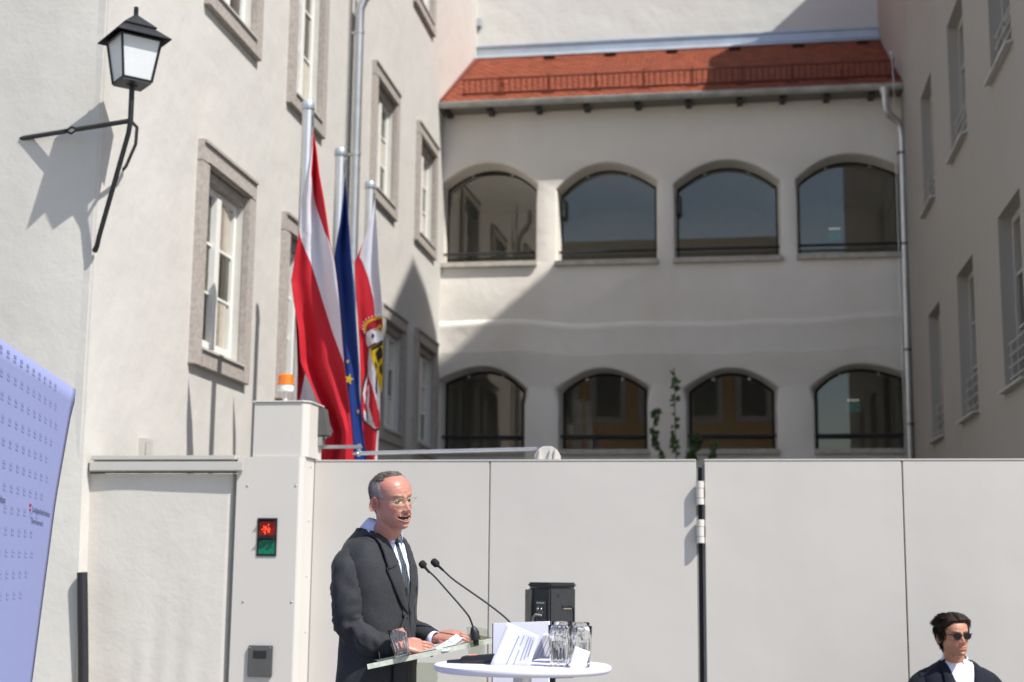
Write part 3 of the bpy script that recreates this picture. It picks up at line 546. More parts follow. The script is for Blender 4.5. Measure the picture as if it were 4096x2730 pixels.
# ------------------------------------------------------------------ flagpoles and flags
PLS_ = [(-3.60, 11.12, 5.93, 'leftmost of the three silver flagpoles, flying the red and white flag', 1233, 432), (-3.63, 12.22, 5.84, 'middle of the three silver flagpoles, flying the blue flag', 1362, 620), (-3.66, 13.32, 5.75, 'rightmost of the three silver flagpoles, flying the white and red flag with a crest', 1481, 752)]
for k, (x, y, z, lab, px, py) in enumerate(PLS_):
    q = on('y', y, px, py - 17); x, z = q.x, q.z
    t = thing('flagpole', lab, 'flagpole', (x, y, 0), 'silver flagpoles in a row')
    m = MB(); m.tube([(x, y, 0), (x, y, z)], [.055, .047], 20); part('pole', m, ALU, t, smooth=50)
    m = MB(); m.lathe([(.05, z - .06), (.056, z - .055), (.056, z - .01), (.05, z + .015), (.002, z + .02)], (x, y, 0), 20); part('cap', m, ZNC, t, smooth=50)
    m = MB(); m.tube([(x, y, .4), (x, y, .45)], .07, 16); part('collar', m, ALU, t, smooth=50)
    m = MB(); m.tube([(x + .055, y - .02, z - .1), (x + .058, y - .02, z - .2)], .008, 6); m.tube([(x + .057, y - .02, z - .18), (x + .057, y - .02, .6)], .003, 4); part('halyard', m, SCR, t)
def cloth(name, col, rough=.75):
    m = mat(name, col, rough, var=.03, scale=3, bump=.12, bscale=300); t = m.node_tree; p = t.nodes['Principled BSDF']; o = t.nodes['Material Output']
    tr = t.nodes.new('ShaderNodeBsdfTranslucent'); tr.inputs[0].default_value = (*col, 1); mx = t.nodes.new('ShaderNodeMixShader'); mx.inputs[0].default_value = .25
    t.links.new(p.outputs[0], mx.inputs[1]); t.links.new(tr.outputs[0], mx.inputs[2]); t.links.new(mx.outputs[0], o.inputs[0]); return m
CR = cloth('flag_red', (.62, .012, .03)); CW = cloth('flag_white', (.80, .79, .86)); CB = cloth('flag_blue', (.006, .035, .22)); CY = cloth('flag_yellow', (.80, .52, .0)); CK = cloth('flag_black', (.015, .013, .013)); CDR = cloth('flag_crimson_fold_shade', (.45, .01, .03))
def interp(tab, y):
    if y <= tab[0][0]: return tab[0][1:]
    for a, b in zip(tab[:-1], tab[1:]):
        if y <= b[0]: t = (y - a[0]) / (b[0] - a[0]); return tuple(p + (q - p) * t for p, q in zip(a[1:], b[1:]))
    return tab[-1][1:]
def flag(name, label, tab, mats, w, folds, y0, y1, ny=90, nseg=9, shift=0.0, group='flags hanging from the poles'):
    # tab rows: y, x0, x1 ... (2353 wide image pixels); between x[i] and x[i+1] the cloth has material mats[i]
    t = thing(name, label, 'flag', atd(tab[0][1], tab[0][0], w), group); m = MB()
    def D(x, y):
        r = interp(tab, y); u = (x - r[0]) / max(r[-1] - r[0], 1); g = min(1, (y - y0) / 120)
        return w + shift - g * (folds[0] * sin(u * folds[1] + y * folds[2]) + folds[3] * sin(u * folds[4] - y * folds[5] + 1) + .018 * noise.noise(Vector((u * 3, y * .012, w))))
    rows = []
    for j in range(ny + 1):
        y = y0 + (y1 - y0) * j / ny; r = interp(tab, y); row = []
        for i in range(len(r) - 1):
            for k in range(nseg): row.append((r[i] + (r[i+1] - r[i]) * k / nseg, y))
        row.append((r[-1], y)); rows.append(row)
    idx = [[m.P(atd(x, y, D(x, y))) for x, y in row] for row in rows]; n = len(rows[0])
    for a, b in zip(idx[:-1], idx[1:]):
        for k in range(n - 1): m.f.append([a[k], a[k+1], b[k+1], b[k]]); m.m.append(k // nseg)
    o = part('cloth', m, mats, t, smooth=80); sd = o.modifiers.new('Solidify', 'SOLIDIFY'); sd.thickness = .002
    return t, o, D
F1 = [(300, 719, 719, 719, 719), (340, 716, 716, 718, 727), (400, 705, 705, 714, 734), (460, 693, 693, 722, 745), (535, 688, 688, 747, 756), (552, 684, 692, 756, 758), (600, 676, 712, 768, 768.2), (645, 669, 727, 774, 774.2), (690, 674, 741, 779, 779.2), (760, 686, 763, 785, 785.2), (832, 690, 789.8, 790, 790.2), (850, 698, 792, 792.1, 792.2), (915, 727, 801, 801.1, 801.2), (946, 744, 804, 804.1, 804.2), (994, 767, 809, 809.1, 809.2), (1020, 763, 811, 811.1, 811.2), (1057, 754, 814, 814.1, 814.2), (1075, 750, 815, 815.1, 815.2)]
flag('flag', 'long red-white-red flag hanging in folds from the leftmost pole', F1, [CR, CW, CR], 11.15, (.05, 5, .004, .035, 11, .006), 300, 1075)
F1b = [(640, 676, 690, 690.1), (850, 684, 704, 705), (880, 683, 697, 730), (915, 682, 690, 745), (946, 681, 684, 765), (994, 680, 681, 785), (1075, 680, 680.5, 775)]
t1b = flag('flag_tail', 'inner fold of the red-white-red flag showing its white lower stripe', F1b, [CDR, CW], 11.15, (.02, 4, .004, .015, 9, .006), 640, 1075, shift=.10)  # darker red puts the shade of the fold into the cloth colour
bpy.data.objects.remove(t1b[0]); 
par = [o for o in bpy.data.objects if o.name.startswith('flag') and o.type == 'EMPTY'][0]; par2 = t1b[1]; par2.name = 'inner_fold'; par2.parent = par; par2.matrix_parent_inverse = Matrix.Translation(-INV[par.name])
F1c = [(1000, 757, 757.5), (1030, 740, 790), (1075, 708, 815)]
q = MB(); q.F([atd(x, y, 11.20) for x, y in ((775, 985), (800, 985), (800, 1075), (708, 1075), (722, 1045), (742, 1015))]); o = part('lower_fold', q, CR, par)
F2 = [(408, 793, 793.2), (450, 789, 796.5), (520, 780, 802), (575, 770, 806), (600, 767, 808), (640, 770, 812), (700, 772, 816), (760, 774, 820), (850, 778, 826), (900, 782, 826), (1000, 790, 835), (1075, 800, 846)]
tE, oE, DE = flag('flag', 'dark blue flag with yellow stars hanging from the middle pole', F2, [CB], 12.25, (.04, 5, .005, .03, 10, .004), 408, 1075, nseg=16)
def star(cx, cy, r, rot, clip=None, sx=.8):
    m = MB(); P = [atd(cx + sx * (r if k % 2 == 0 else r * .42) * sin(pi * k / 5 + rot), cy - (r if k % 2 == 0 else r * .42) * cos(pi * k / 5 + rot), DE(cx, cy) - .02) for k in range(10)]; m.prism(P, FWD * .004); part('star', m, CY, oE)
star(802, 872, 14, .25); star(799, 831, 5, .4); star(823, 946, 6, .1, sx=.5)
F3 = [(462, 861, 861, 861.4), (510, 850, 850, 866), (560, 833, 833, 868.5), (592, 820, 826, 870), (602, 814, 833, 870.5), (640, 816, 847, 873.5), (690, 819, 859, 878), (735, 822, 862, 880), (800, 826, 864, 880), (900, 829, 868, 877), (1000, 828, 866, 870), (1075, 832, 860, 866)]
tU, oU, DU = flag('flag', 'white and red flag with a crowned coat of arms hanging from the rightmost pole', F3, [CR, CW], 13.3, (.03, 4, .004, .012, 9, .005), 462, 1075, nseg=12)
CRES = [  # printed coat of arms, painter's order
 (CK, [(846, 798), (880, 782), (881, 860), (876, 925), (873, 990), (858, 988), (834, 968), (829, 930), (834, 880), (842, 850)]),
 (CW, [(848, 800), (862, 795), (866, 830), (871, 862), (874, 900), (873, 985), (860, 985), (836, 966), (831, 930), (836, 880), (844, 850)]),
 (CR, [(842, 852), (846, 862), (860, 905), (872, 950), (873, 985), (862, 984), (852, 950), (838, 905), (836, 892)]),
 (CR, [(832, 915), (834, 905), (838, 925), (842, 945), (834, 960), (831, 938)]),
 (CY, [(849, 800), (880, 786), (880.5, 860), (877, 905), (871, 890), (862, 845), (853, 820)]),
 (CK, [(853, 799), (879, 787), (879, 793), (866, 801), (855, 806)]), (CK, [(866, 806), (872, 797), (878, 800), (879, 822), (873, 826), (870, 836), (866, 826), (862, 812)]), (CK, [(872, 842), (878, 836), (878, 862), (873, 858)]), (CK, [(861, 826), (866, 838), (868, 852), (863, 842)]),
 (CW, [(841, 765), (853, 757), (880, 752), (880.5, 782), (862, 787), (846, 798), (842, 790)]),
 (CK, [(853, 771), (857, 766), (861, 772), (857, 780)]),
 (CDR, [(842, 762), (840, 748), (846, 739), (860, 733), (879, 730), (880, 755), (864, 760), (853, 757)]),
 (CY, [(836, 762), (836, 747), (842, 738), (856, 731), (879, 727), (879, 732), (858, 736), (847, 742), (841, 750), (841, 763)]),
 (CY, [(866, 752), (873, 745), (879, 752), (879, 762), (873, 765)]), (CB, [(870, 755), (874, 752), (876, 758), (872, 760)])]
def scan(P, y):
    xs = []
    for a, b in zip(P, P[1:] + P[:1]):
        if (a[1] <= y) != (b[1] <= y): xs.append(a[0] + (b[0] - a[0]) * (y - a[1]) / (b[1] - a[1]))
    return sorted(xs)
for k, (mt, P) in enumerate(CRES):
    m = MB(); ya, yb = min(q[1] for q in P) + .05, max(q[1] for q in P) - .05; n = max(3, int((yb - ya) / 2.2)); prev = None
    for j in range(n + 1):
        y = ya + (yb - ya) * j / n; xs = scan(P, y); xr = interp(F3, y)[-1] + .6; rows = []
        for i in range(0, len(xs) - 1, 2):
            xa, xb = min(xs[i], xr), min(xs[i+1], xr); rows.append([m.P(atd(xa + (xb - xa) * q / 5, y, DU(min(xa + (xb - xa) * q / 5, xr), y) - .008 - .0012 * k)) for q in range(6)])
        if prev and len(prev) == len(rows):
            for r0_, r1_ in zip(prev, rows):
                for q in range(5): m.f.append([r0_[q], r0_[q+1], r1_[q+1], r1_[q]]); m.m.append(0)
        prev = rows
    part('crest_patch', m, mt, oU)
for x, y in ((836, 741), (841, 735), (848, 731), (855, 728), (863, 725), (871, 723), (834, 749), (834, 757), (837, 764)):
    m = MB(); m.ball(atd(x, y, DU(x, y) - .03), .0065, 8); part('crest_pearl', m, CW, oU)

# ------------------------------------------------------------------ climbing shoots in front of the gallery
LEAF = mat('ivy_leaf', (.05, .10, .026), .6, var=.35, scale=12, objvar=.3); STEM = mat('vine_stem', (.09, .07, .04), .8)
def vine(label, pts, dens, size):
    ws = [on('y', 20.6, x, y) for x, y in pts]; base = ws[0]
    t = thing('climbing_plant', label, 'climbing plant', (base.x, 20.6, 0), 'climbing shoots showing above the gate')
    m = MB(); m.tube([(base.x, 20.6, 0)] + ws, .008, 5); part('stem', m, STEM, t)
    L = MB(); P = [(0, -.5), (.3, -.35), (.55, -.42), (.42, -.05), (.5, .2), (.22, .25), (0, .65), (-.22, .25), (-.5, .2), (-.42, -.05), (-.55, -.42), (-.3, -.35)]
    idx = [L.P((x, abs(x) * -.35 - y * y * .15, y)) for x, y in P]; c = L.P((0, .03, -.05))
    for k in range(12): L.f.append([idx[k], idx[(k+1) % 12], c]); L.m.append(0)
    me = L.mesh('leaf', LEAF, smooth=60); tot = sum((b - a).length for a, b in zip(ws[:-1], ws[1:])); n = int(tot * dens)
    for i in range(n):
        d = random.random() * tot
        for a, b in zip(ws[:-1], ws[1:]):
            if d <= (b - a).length: p = a.lerp(b, d / (b - a).length); break
            d -= (b - a).length
        s = size * random.uniform(.6, 1.25); o = link('leaf', me, t)
        o.matrix_basis = Matrix.Translation(p + Vector((random.uniform(-.055, .055), random.uniform(-.06, .04), random.uniform(-.03, .03)))) @ Matrix.Rotation(random.uniform(-1, 1), 4, 'Z') @ Matrix.Rotation(random.uniform(-.9, .6), 4, 'X') @ Matrix.Rotation(random.uniform(0, 6.3), 4, 'Y') @ Matrix.Scale(s, 4)
vine('tallest thin ivy shoot reaching over the pier between the lower arches', [(2705, 1835), (2700, 1700), (2698, 1600), (2702, 1530), (2694, 1472)], 30, .085)
vine('second tallest ivy shoot, leaning left of the tallest one', [(2650, 1835), (2625, 1780), (2612, 1720), (2618, 1680), (2632, 1635)], 42, .085)
vine('dense low bushy ivy tip just left of the gate gap', [(2760, 1840), (2778, 1800), (2790, 1750)], 110, .095)
vine('short sparse ivy sprig just right of the gate gap', [(2845, 1830), (2855, 1800), (2870, 1775)], 55, .085)
# ------------------------------------------------------------------ people
def skin_mat(name, base, red, rough=.45):
    m = bpy.data.materials.new(name); m.use_nodes = True; t = m.node_tree; p = t.nodes['Principled BSDF']; p.inputs['Roughness'].default_value = rough; p.inputs['Specular IOR Level'].default_value = .4
    p.inputs['Subsurface Weight'].default_value = .12; p.inputs['Subsurface Radius'].default_value = (.012, .005, .003); p.inputs['Subsurface Scale'].default_value = 1
    a = t.nodes.new('ShaderNodeAttribute'); a.attribute_name = 'tint'; sp = t.nodes.new('ShaderNodeSeparateColor'); t.links.new(a.outputs['Color'], sp.inputs[0])
    tc = t.nodes.new('ShaderNodeTexCoord'); n = t.nodes.new('ShaderNodeTexNoise'); n.inputs['Scale'].default_value = 45; n.inputs['Detail'].default_value = 5; t.links.new(tc.outputs['Object'], n.inputs['Vector'])
    prev = None
    def mix(c, fac, first=None):
        mx = t.nodes.new('ShaderNodeMixRGB'); mx.inputs[2].default_value = (*c, 1)
        if first: mx.inputs[1].default_value = (*first, 1)
        else: t.links.new(prev, mx.inputs[1])
        t.links.new(fac, mx.inputs[0]); return mx.outputs[0]
    mr = t.nodes.new('ShaderNodeMapRange'); mr.inputs['From Min'].default_value = .35; mr.inputs['From Max'].default_value = .75; mr.inputs['To Max'].default_value = .45; t.links.new(n.outputs['Fac'], mr.inputs['Value'])
    prev = mix(red, mr.outputs[0], base); prev = mix(red, sp.outputs[0]); prev = mix((.33, .10, .085), sp.outputs[1]); prev = mix((.12, .075, .055), sp.outputs[2])
    t.links.new(prev, p.inputs['Base Color'])
    nb = t.nodes.new('ShaderNodeTexNoise'); nb.inputs['Scale'].default_value = 260; b = t.nodes.new('ShaderNodeBump'); b.inputs['Strength'].default_value = .18; b.inputs['Distance'].default_value = .0015
    t.links.new(tc.outputs['Object'], nb.inputs['Vector']); t.links.new(nb.outputs['Fac'], b.inputs['Height']); t.links.new(b.outputs[0], p.inputs['Normal'])
    return m
MOUTH = mat('mouth_inside', (.05, .008, .007), .5); TOOTH = mat('tooth', (.70, .62, .45), .3); EYEW = mat('eye_white', (.30, .26, .23), .35); IRIS = mat('iris', (.02, .018, .015), .15)
HT = [(-.120,.018,.066,.0), (-.113,.033,.081,.012), (-.10,.045,.087,.028), (-.08,.056,.0885,.045), (-.06,.062,.087,.058), (-.04,.066,.088,.072), (-.02,.069,.089,.084), (0,.0715,.087,.093), (.02,.074,.091,.098), (.04,.0765,.0925,.10), (.06,.0765,.0885,.097), (.08,.071,.078,.087), (.098,.056,.059,.067), (.110,.036,.037,.043), (.117,.016,.016,.02), (.1185,.002,.002,.002)]
def htab(z):
    for a, b in zip(HT[:-1], HT[1:]):
        if z <= b[0]:
            t = (z - a[0]) / (b[0] - a[0]); return [p + (q - p) * t for p, q in zip(a[1:], b[1:])]
    return HT[-1][1:]
def hsm(z): # smoothed table
    r = [htab(min(max(z + d, -.12), .1185)) for d in (-.008, -.004, 0, .004, .008)] if -.11 < z < .10 else [htab(z)]
    return [sum(q[i] for q in r) / len(r) for i in range(3)]
G = lambda d, s: exp(-(d / s) ** 2)
def head(mb, tints, xf, o):
    NA, zs = 200, []
    z = -.1199
    while z < .1184: zs.append(z); z += .0021 if z < .09 else .0013
    zs.append(.1185); mo = o.get('mouth', 0); sq = o.get('squint', .6); old = o.get('age', 0); rows = []
    for z in zs:
        wz, f, b = hsm(z); row = []
        for k in range(NA):
            a0 = 2 * pi * k / NA; a = a0 - .35 * sin(a0)             # more columns in front
            s, c = sin(a), cos(a); e = .88
            x = wz * math.copysign(abs(s) ** e, s); y = (f if c > 0 else b) * math.copysign(abs(c) ** e, c)
            t = [0, 0, 0]; m = 0
            if c > -.1:
                fr = min(1, max(0, c * 3)); ax = abs(x); d = 0; sx = 0
                # nose
                if -.056 < z < .03:
                    if z > -.034: u = (.024 - z) / .058; am = .001 + .027 * max(0, u) ** 1.15; sg = .0065 + .0055 * max(0, u)
                    else: am = .028 * max(0, 1 - ((-.034 - z) / .017) ** 1.6) if z > -.051 else 0; sg = .013
                    d += am * G(x, sg) * (1 if z < .024 else max(0, 1 - (z - .024) / .006))
                d += .010 * G(ax - .0145, .006) * G(z + .040, .0075)                 # wings of the nose
                if ax < .014: d -= .006 * G(ax - .007, .0035) * G(z + .0505, .003)
                d += .0055 * G(z - .0215 - .1 * ax, .0075) * G(ax - .03, .022) + .002 * G(z - .02, .01) * G(x, .02)  # brow
                d -= .0105 * G(ax - .0315, .0155) * G(z - .004, .0105) + .004 * G(ax - .014, .006) * G(z - .004, .012)
                d += .0035 * G(ax - .032, .016) * G(z + .0135, .005) * (1 + old)       # under the eye
                d += .0055 * G(ax - .05, .016) * G(z + .028, .015)                    # cheek bone
                dz = z - .003; op = (x and (((ax - .0315) / .0118) ** 2 + (dz / (.0052 * (1.15 - sq))) ** 2))
                if ax > .01 and op < 1: d -= .006; t[2] = .7
                elif ax > .01 and op < 2.6: d += .0022
                if old:                                                              # folds
                    lx = .0185 + (-.040 - z) * .42
                    if -.098 < z < -.036: d -= .0042 * old * G(ax - lx, .0032); d += .0042 * old * G(ax - lx - .0085, .008)
                    for zz, am in ((.05, .0011), (.063, .0011), (.076, .0009)): d -= am * G(z - zz - .003 * cos(ax * 60), .0022) * G(ax, .045)
                    for q in range(3): d -= .0018 * G(z - (.006 - .008 * q) + (ax - .05) * (.3 + .25 * q), .0018) * G(ax - .054, .010)
                    d -= .002 * G(ax - .005, .0022) * G(z - .03, .012)
                    if -.09 < z < -.02: d -= .0025 * G(ax - .052 - (-.03 - z) * .05, .003) * G(z + .055, .025)
                d += .0055 * G(x, .026) * G(z + .070, .019)                           # muzzle
                zu, zl = -.0645 + mo * .006, -.0775 - mo * .009; W = .0255 + .0145 * mo
                zu += .10 * max(0, ax - .008) * -.2 + mo * .20 * max(0, ax - .012); zl += mo * .46 * max(0, ax - .008)
                lip = max(0, 1 - (ax / W) ** 4)
                d += .0045 * G(z - zu, .0042) * lip + .0052 * G(z - zl, .0050) * lip; d -= .0025 * G(x, .003) * G(z - zu - .010, .006)
                if abs(z - zu) < .0045 and lip > .1: t[1] = .6 * lip
                if abs(z - zl) < .0055 and lip > .1: t[1] = .65 * lip
                mid, hh = (zu + zl) / 2, (zu - zl) / 2 - .0036
                if mo and lip > 0.02:
                    if abs(z - mid) < hh * lip: d -= .02 * min(1, (1 - abs(z - mid) / (hh * lip)) * 3); m = 1; t = [0, 0, 0]
                elif not mo: d -= .004 * G(z - (zu + zl) / 2, .0018) * lip
                d -= .0045 * G(z + .0895 + mo * .008, .006) * G(x, .022); d += .0065 * G(x, .019) * G(z + .106, .011)    # chin
                d += .002 * noise.noise(Vector((x * 60, z * 60, 3))) * .3
                y += d * fr; 
                t[0] = min(1, (.55 if o.get('red') else .2) * (G(z + .03, .02) * G(ax - .045, .02) + G(x, .012) * G(z + .035, .014) + (.95 * G(z - .075, .035) if o.get('red') else 0)))
                if o.get('brow') and ax > .010 and ax < .053: t[2] = max(t[2], o['brow'] * G(z - (.0225 + .12 * min(ax, .035) - .25 * max(0, ax - .04)), .0042))
                if o.get('stubble') and z < -.045: t[2] = max(t[2], o['stubble'] * min(1, (-.045 - z) / .02) * (0 if t[1] > .1 else 1))
            row.append((x, y, z, t, m))
        rows.append(row)
    base = len(mb.v)
    for r in rows:
        for x, y, z, t, m in r: mb.v.append(xf(Vector((x, y, z)))); tints.append(t)
    n = NA
    for i in range(len(rows) - 1):
        for k in range(n):
            k2 = (k + 1) % n; mb.f.append([base + i*n + k, base + i*n + k2, base + (i+1)*n + k2, base + (i+1)*n + k]); mb.m.append(1 if rows[i][k][4] and rows[i+1][k2][4] else 0)
    # ears
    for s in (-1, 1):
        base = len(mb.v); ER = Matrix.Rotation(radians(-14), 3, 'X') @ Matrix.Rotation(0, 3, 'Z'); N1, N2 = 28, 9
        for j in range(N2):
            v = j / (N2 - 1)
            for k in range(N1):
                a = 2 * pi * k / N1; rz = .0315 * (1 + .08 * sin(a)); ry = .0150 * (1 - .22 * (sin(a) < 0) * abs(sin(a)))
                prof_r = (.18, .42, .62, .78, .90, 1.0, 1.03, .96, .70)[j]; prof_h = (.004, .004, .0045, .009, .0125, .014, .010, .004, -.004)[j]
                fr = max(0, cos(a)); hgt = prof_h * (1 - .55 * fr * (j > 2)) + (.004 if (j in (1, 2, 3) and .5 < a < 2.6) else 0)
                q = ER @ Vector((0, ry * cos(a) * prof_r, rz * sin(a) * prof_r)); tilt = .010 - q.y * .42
                mb.v.append(xf(Vector((s * (.0675 + tilt + hgt * 1.25), q.y - .014, q.z - .008)))); tints.append([.3, .10 if j > 2 else .3, .35 if j < 2 else (.10 if j < 4 else 0)])  # inner rings tinted darker, shade painted into the ear hollow
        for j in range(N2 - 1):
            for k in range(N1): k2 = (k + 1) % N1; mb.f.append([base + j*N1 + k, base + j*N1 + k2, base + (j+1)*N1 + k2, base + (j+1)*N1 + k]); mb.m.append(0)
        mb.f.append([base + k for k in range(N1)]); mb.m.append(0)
def addt(mb, tints, t=(.25, 0, 0)):
    while len(tints) < len(mb.v): tints.append(list(t))
def hand(mb, W, R, curl, spread=.06, side=1, thumb=(.35, .5)):
    # local: y along the hand, x towards the thumb (side), z back of the hand
    T = lambda q: W + R @ Vector((q[0] * side, q[1], q[2]))
    rows = []
    for y, wx, wz, cz in ((-.03, .027, .021, 0), (0, .028, .019, 0), (.025, .036, .018, .001), (.06, .042, .016, .002), (.088, .041, .0125, .002), (.098, .036, .006, 0)):
        rows.append([T((wx * math.copysign(abs(cos(a)) ** .7, cos(a)) - .002, y, cz + wz * math.copysign(abs(sin(a)) ** .8, sin(a)))) for a in [2 * pi * k / 20 for k in range(20)]])
    mb.rows(rows, True, 0, True)
    for i, (x, L, r) in enumerate(((.030, .070, .0092), (.0105, .078, .0095), (-.009, .073, .009), (-.0275, .057, .0080))):
        p = Vector((x, .082, .001)); ang = 0; pts = [p]; rr = [r * 1.05]; sp = spread * (1.2 - i) 
        for sfrac, c in ((.45, curl[0]), (.30, curl[1]), (.25, curl[2])):
            ang += c * (1 + .08 * i); d = Vector((sin(sp) * cos(ang), cos(ang), -sin(ang))); p = p + d * L * sfrac; pts.append(p); rr.append(r * (1.0, .95, .8)[len(pts) - 2])
        pts.append(pts[-1] + d * .004); rr.append(r * .45); mb.tube([T(q) for q in pts], rr, 10)
        mb.ball(T(pts[0] + Vector((0, .008, .004))), r * .95, 8)
    th = [Vector((.026, .012, -.004)), Vector((.045, .038, -.012)), Vector((.045 + .03 * sin(thumb[0]), .066, -.016 - .02 * sin(thumb[1]))), Vector((.040 + .026 * sin(thumb[0]), .094, -.022 - .03 * sin(thumb[1]))), Vector((.039 + .026 * sin(thumb[0]), .099, -.023 - .03 * sin(thumb[1])))]
    mb.tube([T(q) for q in th], [.015, .0135, .0108, .0085, .004], 10)
def finish_body(name, mb, tints, mats, parent):
    me = bpy.data.meshes.new(name); me.from_pydata([tuple(p) for p in mb.v], [], mb.f)
    for m_ in mats: me.materials.append(m_)
    me.polygons.foreach_set('material_index', mb.m)
    at_ = me.color_attributes.new('tint', 'FLOAT_COLOR', 'POINT'); flat = []
    for t in tints: flat += [t[0], t[1], t[2], 1]
    at_.data.foreach_set('color', flat)
    bm = bmesh.new(); bm.from_mesh(me); bmesh.ops.recalc_face_normals(bm, faces=bm.faces); bm.to_mesh(me); bm.free()
    me.polygons.foreach_set('use_smooth', [True] * len(me.polygons)); return link(name, me, parent)
def frame(th, pos):
    c = Vector((-pos.x, -pos.y, 0)).normalized(); r = Vector((-c.y, c.x, 0)); f = r * sin(th) + c * cos(th)
    return Matrix(((f.y, f.x, 0), (-f.x, f.y, 0), (0, 0, 1)))             # columns: right, forward, up
class Torso:
    def __init__(s, tab, e=2.5): s.t = tab; s.e = e
    def at(s, z):
        T = s.t
        if z >= T[0][0]: return T[0][1:]
        for a, b in zip(T[:-1], T[1:]):
            if z >= b[0]: u = (a[0] - z) / (a[0] - b[0]); u = u * u * (3 - 2 * u) * .5 + u * .5; return [p + (q - p) * u for p, q in zip(a[1:], b[1:])]
        return T[-1][1:]
    def pt(s, z, a, off=0, fold=0):
        w_, f, b = s.at(z); sn, cs = sin(a), cos(a); q = 2 / s.e
        n = fold * (noise.noise(Vector((sn * 2.2, cs * 2.2, z * 7))) + .6 * noise.noise(Vector((sn * 5, cs * 5 + z * 9, z * 14))))
        return Vector(((w_ + off + n) * math.copysign(abs(sn) ** q, sn), (f + off + n if cs > 0 else b + off + n) * math.copysign(abs(cs) ** q, cs), z))
    def front(s, x, z, off=0):
        w_, f, b = s.at(z)
        if abs(x) > w_ * .985: return Vector((math.copysign(w_ * .985 + off, x), -(abs(x) - w_ * .985) + f * .25, z))
        return Vector((x, f * max(0, 1 - min(1, abs(x) / w_) ** s.e) ** (1 / s.e) + off, z))
def suit(t, TX, To, jm, sm, tm, zv, knot=True, fold=.006, zmin=.82, up=0, zt=1.55):
    """jacket body, lapels, shirt, tie in torso coordinates; TX maps them to the world"""
    m = MB(TX); zs = [To.t[0][0] - i * (To.t[0][0] - zmin) / 44 for i in range(45)]
    m.rows([[To.pt(z, 2 * pi * k / 56, 0, fold * min(1, (1.6 - z) * 4)) for k in range(56)] for z in zs], True)
    jk = part('jacket', m, jm, t, smooth=70)
    hw = lambda z: .088 * max(0, (z - zv) / (zt - zv)) ** 1.05
    m = MB(TX); n = 10; m.rows([[To.front(hw(z) * 1.25 * (2 * i / n - 1), z, .003) for i in range(n + 1)] for z in [zt + .0 - (zt - zv) * k / 20 for k in range(21)]])
    sh = part('shirt', m, sm, t, smooth=60)
    for s in (-1, 1):
        for nm, z0, z1, tab in (('collar', 1.556, 1.437, [(1.575 + up * .5, .124), (1.55 + up * .5, .122), (1.52 + up * .5, .123), (1.437, .122)]), ('lapel', 1.435, zv - .02, [(1.435, .062), (1.418, .128), (1.40, .126), (1.33, .098), (1.26, .052), (zv - .02, .014)])):
            m = MB(TX); rows = []
            for k in range(21):
                z = z0 + (z1 - z0) * k / 20
                for a, b in zip(tab[:-1], tab[1:]):
                    if z >= b[0] - 1e-6: u = (a[0] - z) / (a[0] - b[0]); ow = a[1] + (b[1] - a[1]) * min(1, max(0, u)); break
                iw = hw(z) + .002; rows.append([To.front(s * (iw + (max(ow, iw + .004) - iw) * i / 8), z - (.03 * i / 8 if nm == 'collar' and k > 17 else 0) + (.014 * i / 8 if nm == 'lapel' and k < 2 else 0), .0115 + .006 * sin(pi * i / 8)) for i in range(9)])
            m.rows(rows); o = part(nm, m, jm, jk, smooth=60); sd = o.modifiers.new('Solidify', 'SOLIDIFY'); sd.thickness = .004
    m = MB(TX); m.rows([[To.front(-.014 + .11 * i / 8 * min(1, .25 + k / 8), z, .0065 + .003 * (i < 1)) for i in range(9)] for k, z in enumerate([zv - .012 - (zv - .012 - zmin) * q / 20 for q in range(21)])]); o = part('front_flap', m, jm, jk, smooth=60); sd = o.modifiers.new('Solidify', 'SOLIDIFY'); sd.thickness = .005
    for zb in (zv - .035, zv - .15): m = MB(TX); c = To.front(.012, zb, .010); m.ball(c, (.009, .004, .009), 10); part('button', m, BLR, jk, smooth=60)
    if knot:
        m = MB(TX); rows = []
        for z, h in [(q + up, h) for q, h in ((1.515, .017), (1.50, .021), (1.485, .019), (1.475, .013))]: rows.append([To.front(h * cos(a), z, .026 + .014 * sin(a)) for a in [2 * pi * k / 12 for k in range(12)]])
        m.rows(rows, True, 0, True); kn = part('tie', m, tm, t, smooth=60)
        m = MB(TX); rows = []
        for k in range(25): z = 1.478 + up - (1.478 + up - (zv - .03)) * k / 24; h = .013 + .024 * k / 24; rows.append([To.front(h * (2 * i / 8 - 1), z, .0055 + .0045 * sin(pi * i / 8)) for i in range(9)])
        m.rows(rows); o = part('tie_blade', m, tm, kn, smooth=60); sd = o.modifiers.new('Solidify', 'SOLIDIFY'); sd.thickness = .003
    return jk, sh
def neck_collar(t, TX, c, sm, r0=.064, zc=1.545, lean=.02, drop=.03, parent=None, fd=.030, fl=.014, gap=14):
    m = MB(TX); rows = []
    for j in range(5):
        row = []
        for k in range(41):
            a = radians(gap) + (2 * pi - radians(2 * gap)) * k / 40; fa = min(a, 2 * pi - a)
            zu = zc + .032 - fd * cos(a); zl = zu - .040 - drop * G(fa - radians(24), radians(34)); u = j / 4
            r = r0 + fl * u ** .7; row.append((c[0] + r * sin(a), c[1] + r * 1.08 * cos(a) + lean * (1 - u) * .3 + .012 * u * max(0, cos(a)), zu + (zl - zu) * u))
        rows.append(row)
    m.rows(rows); o = part('shirt_collar', m, sm, parent or t, smooth=60); sd = o.modifiers.new('Solidify', 'SOLIDIFY'); sd.thickness = .003; return o
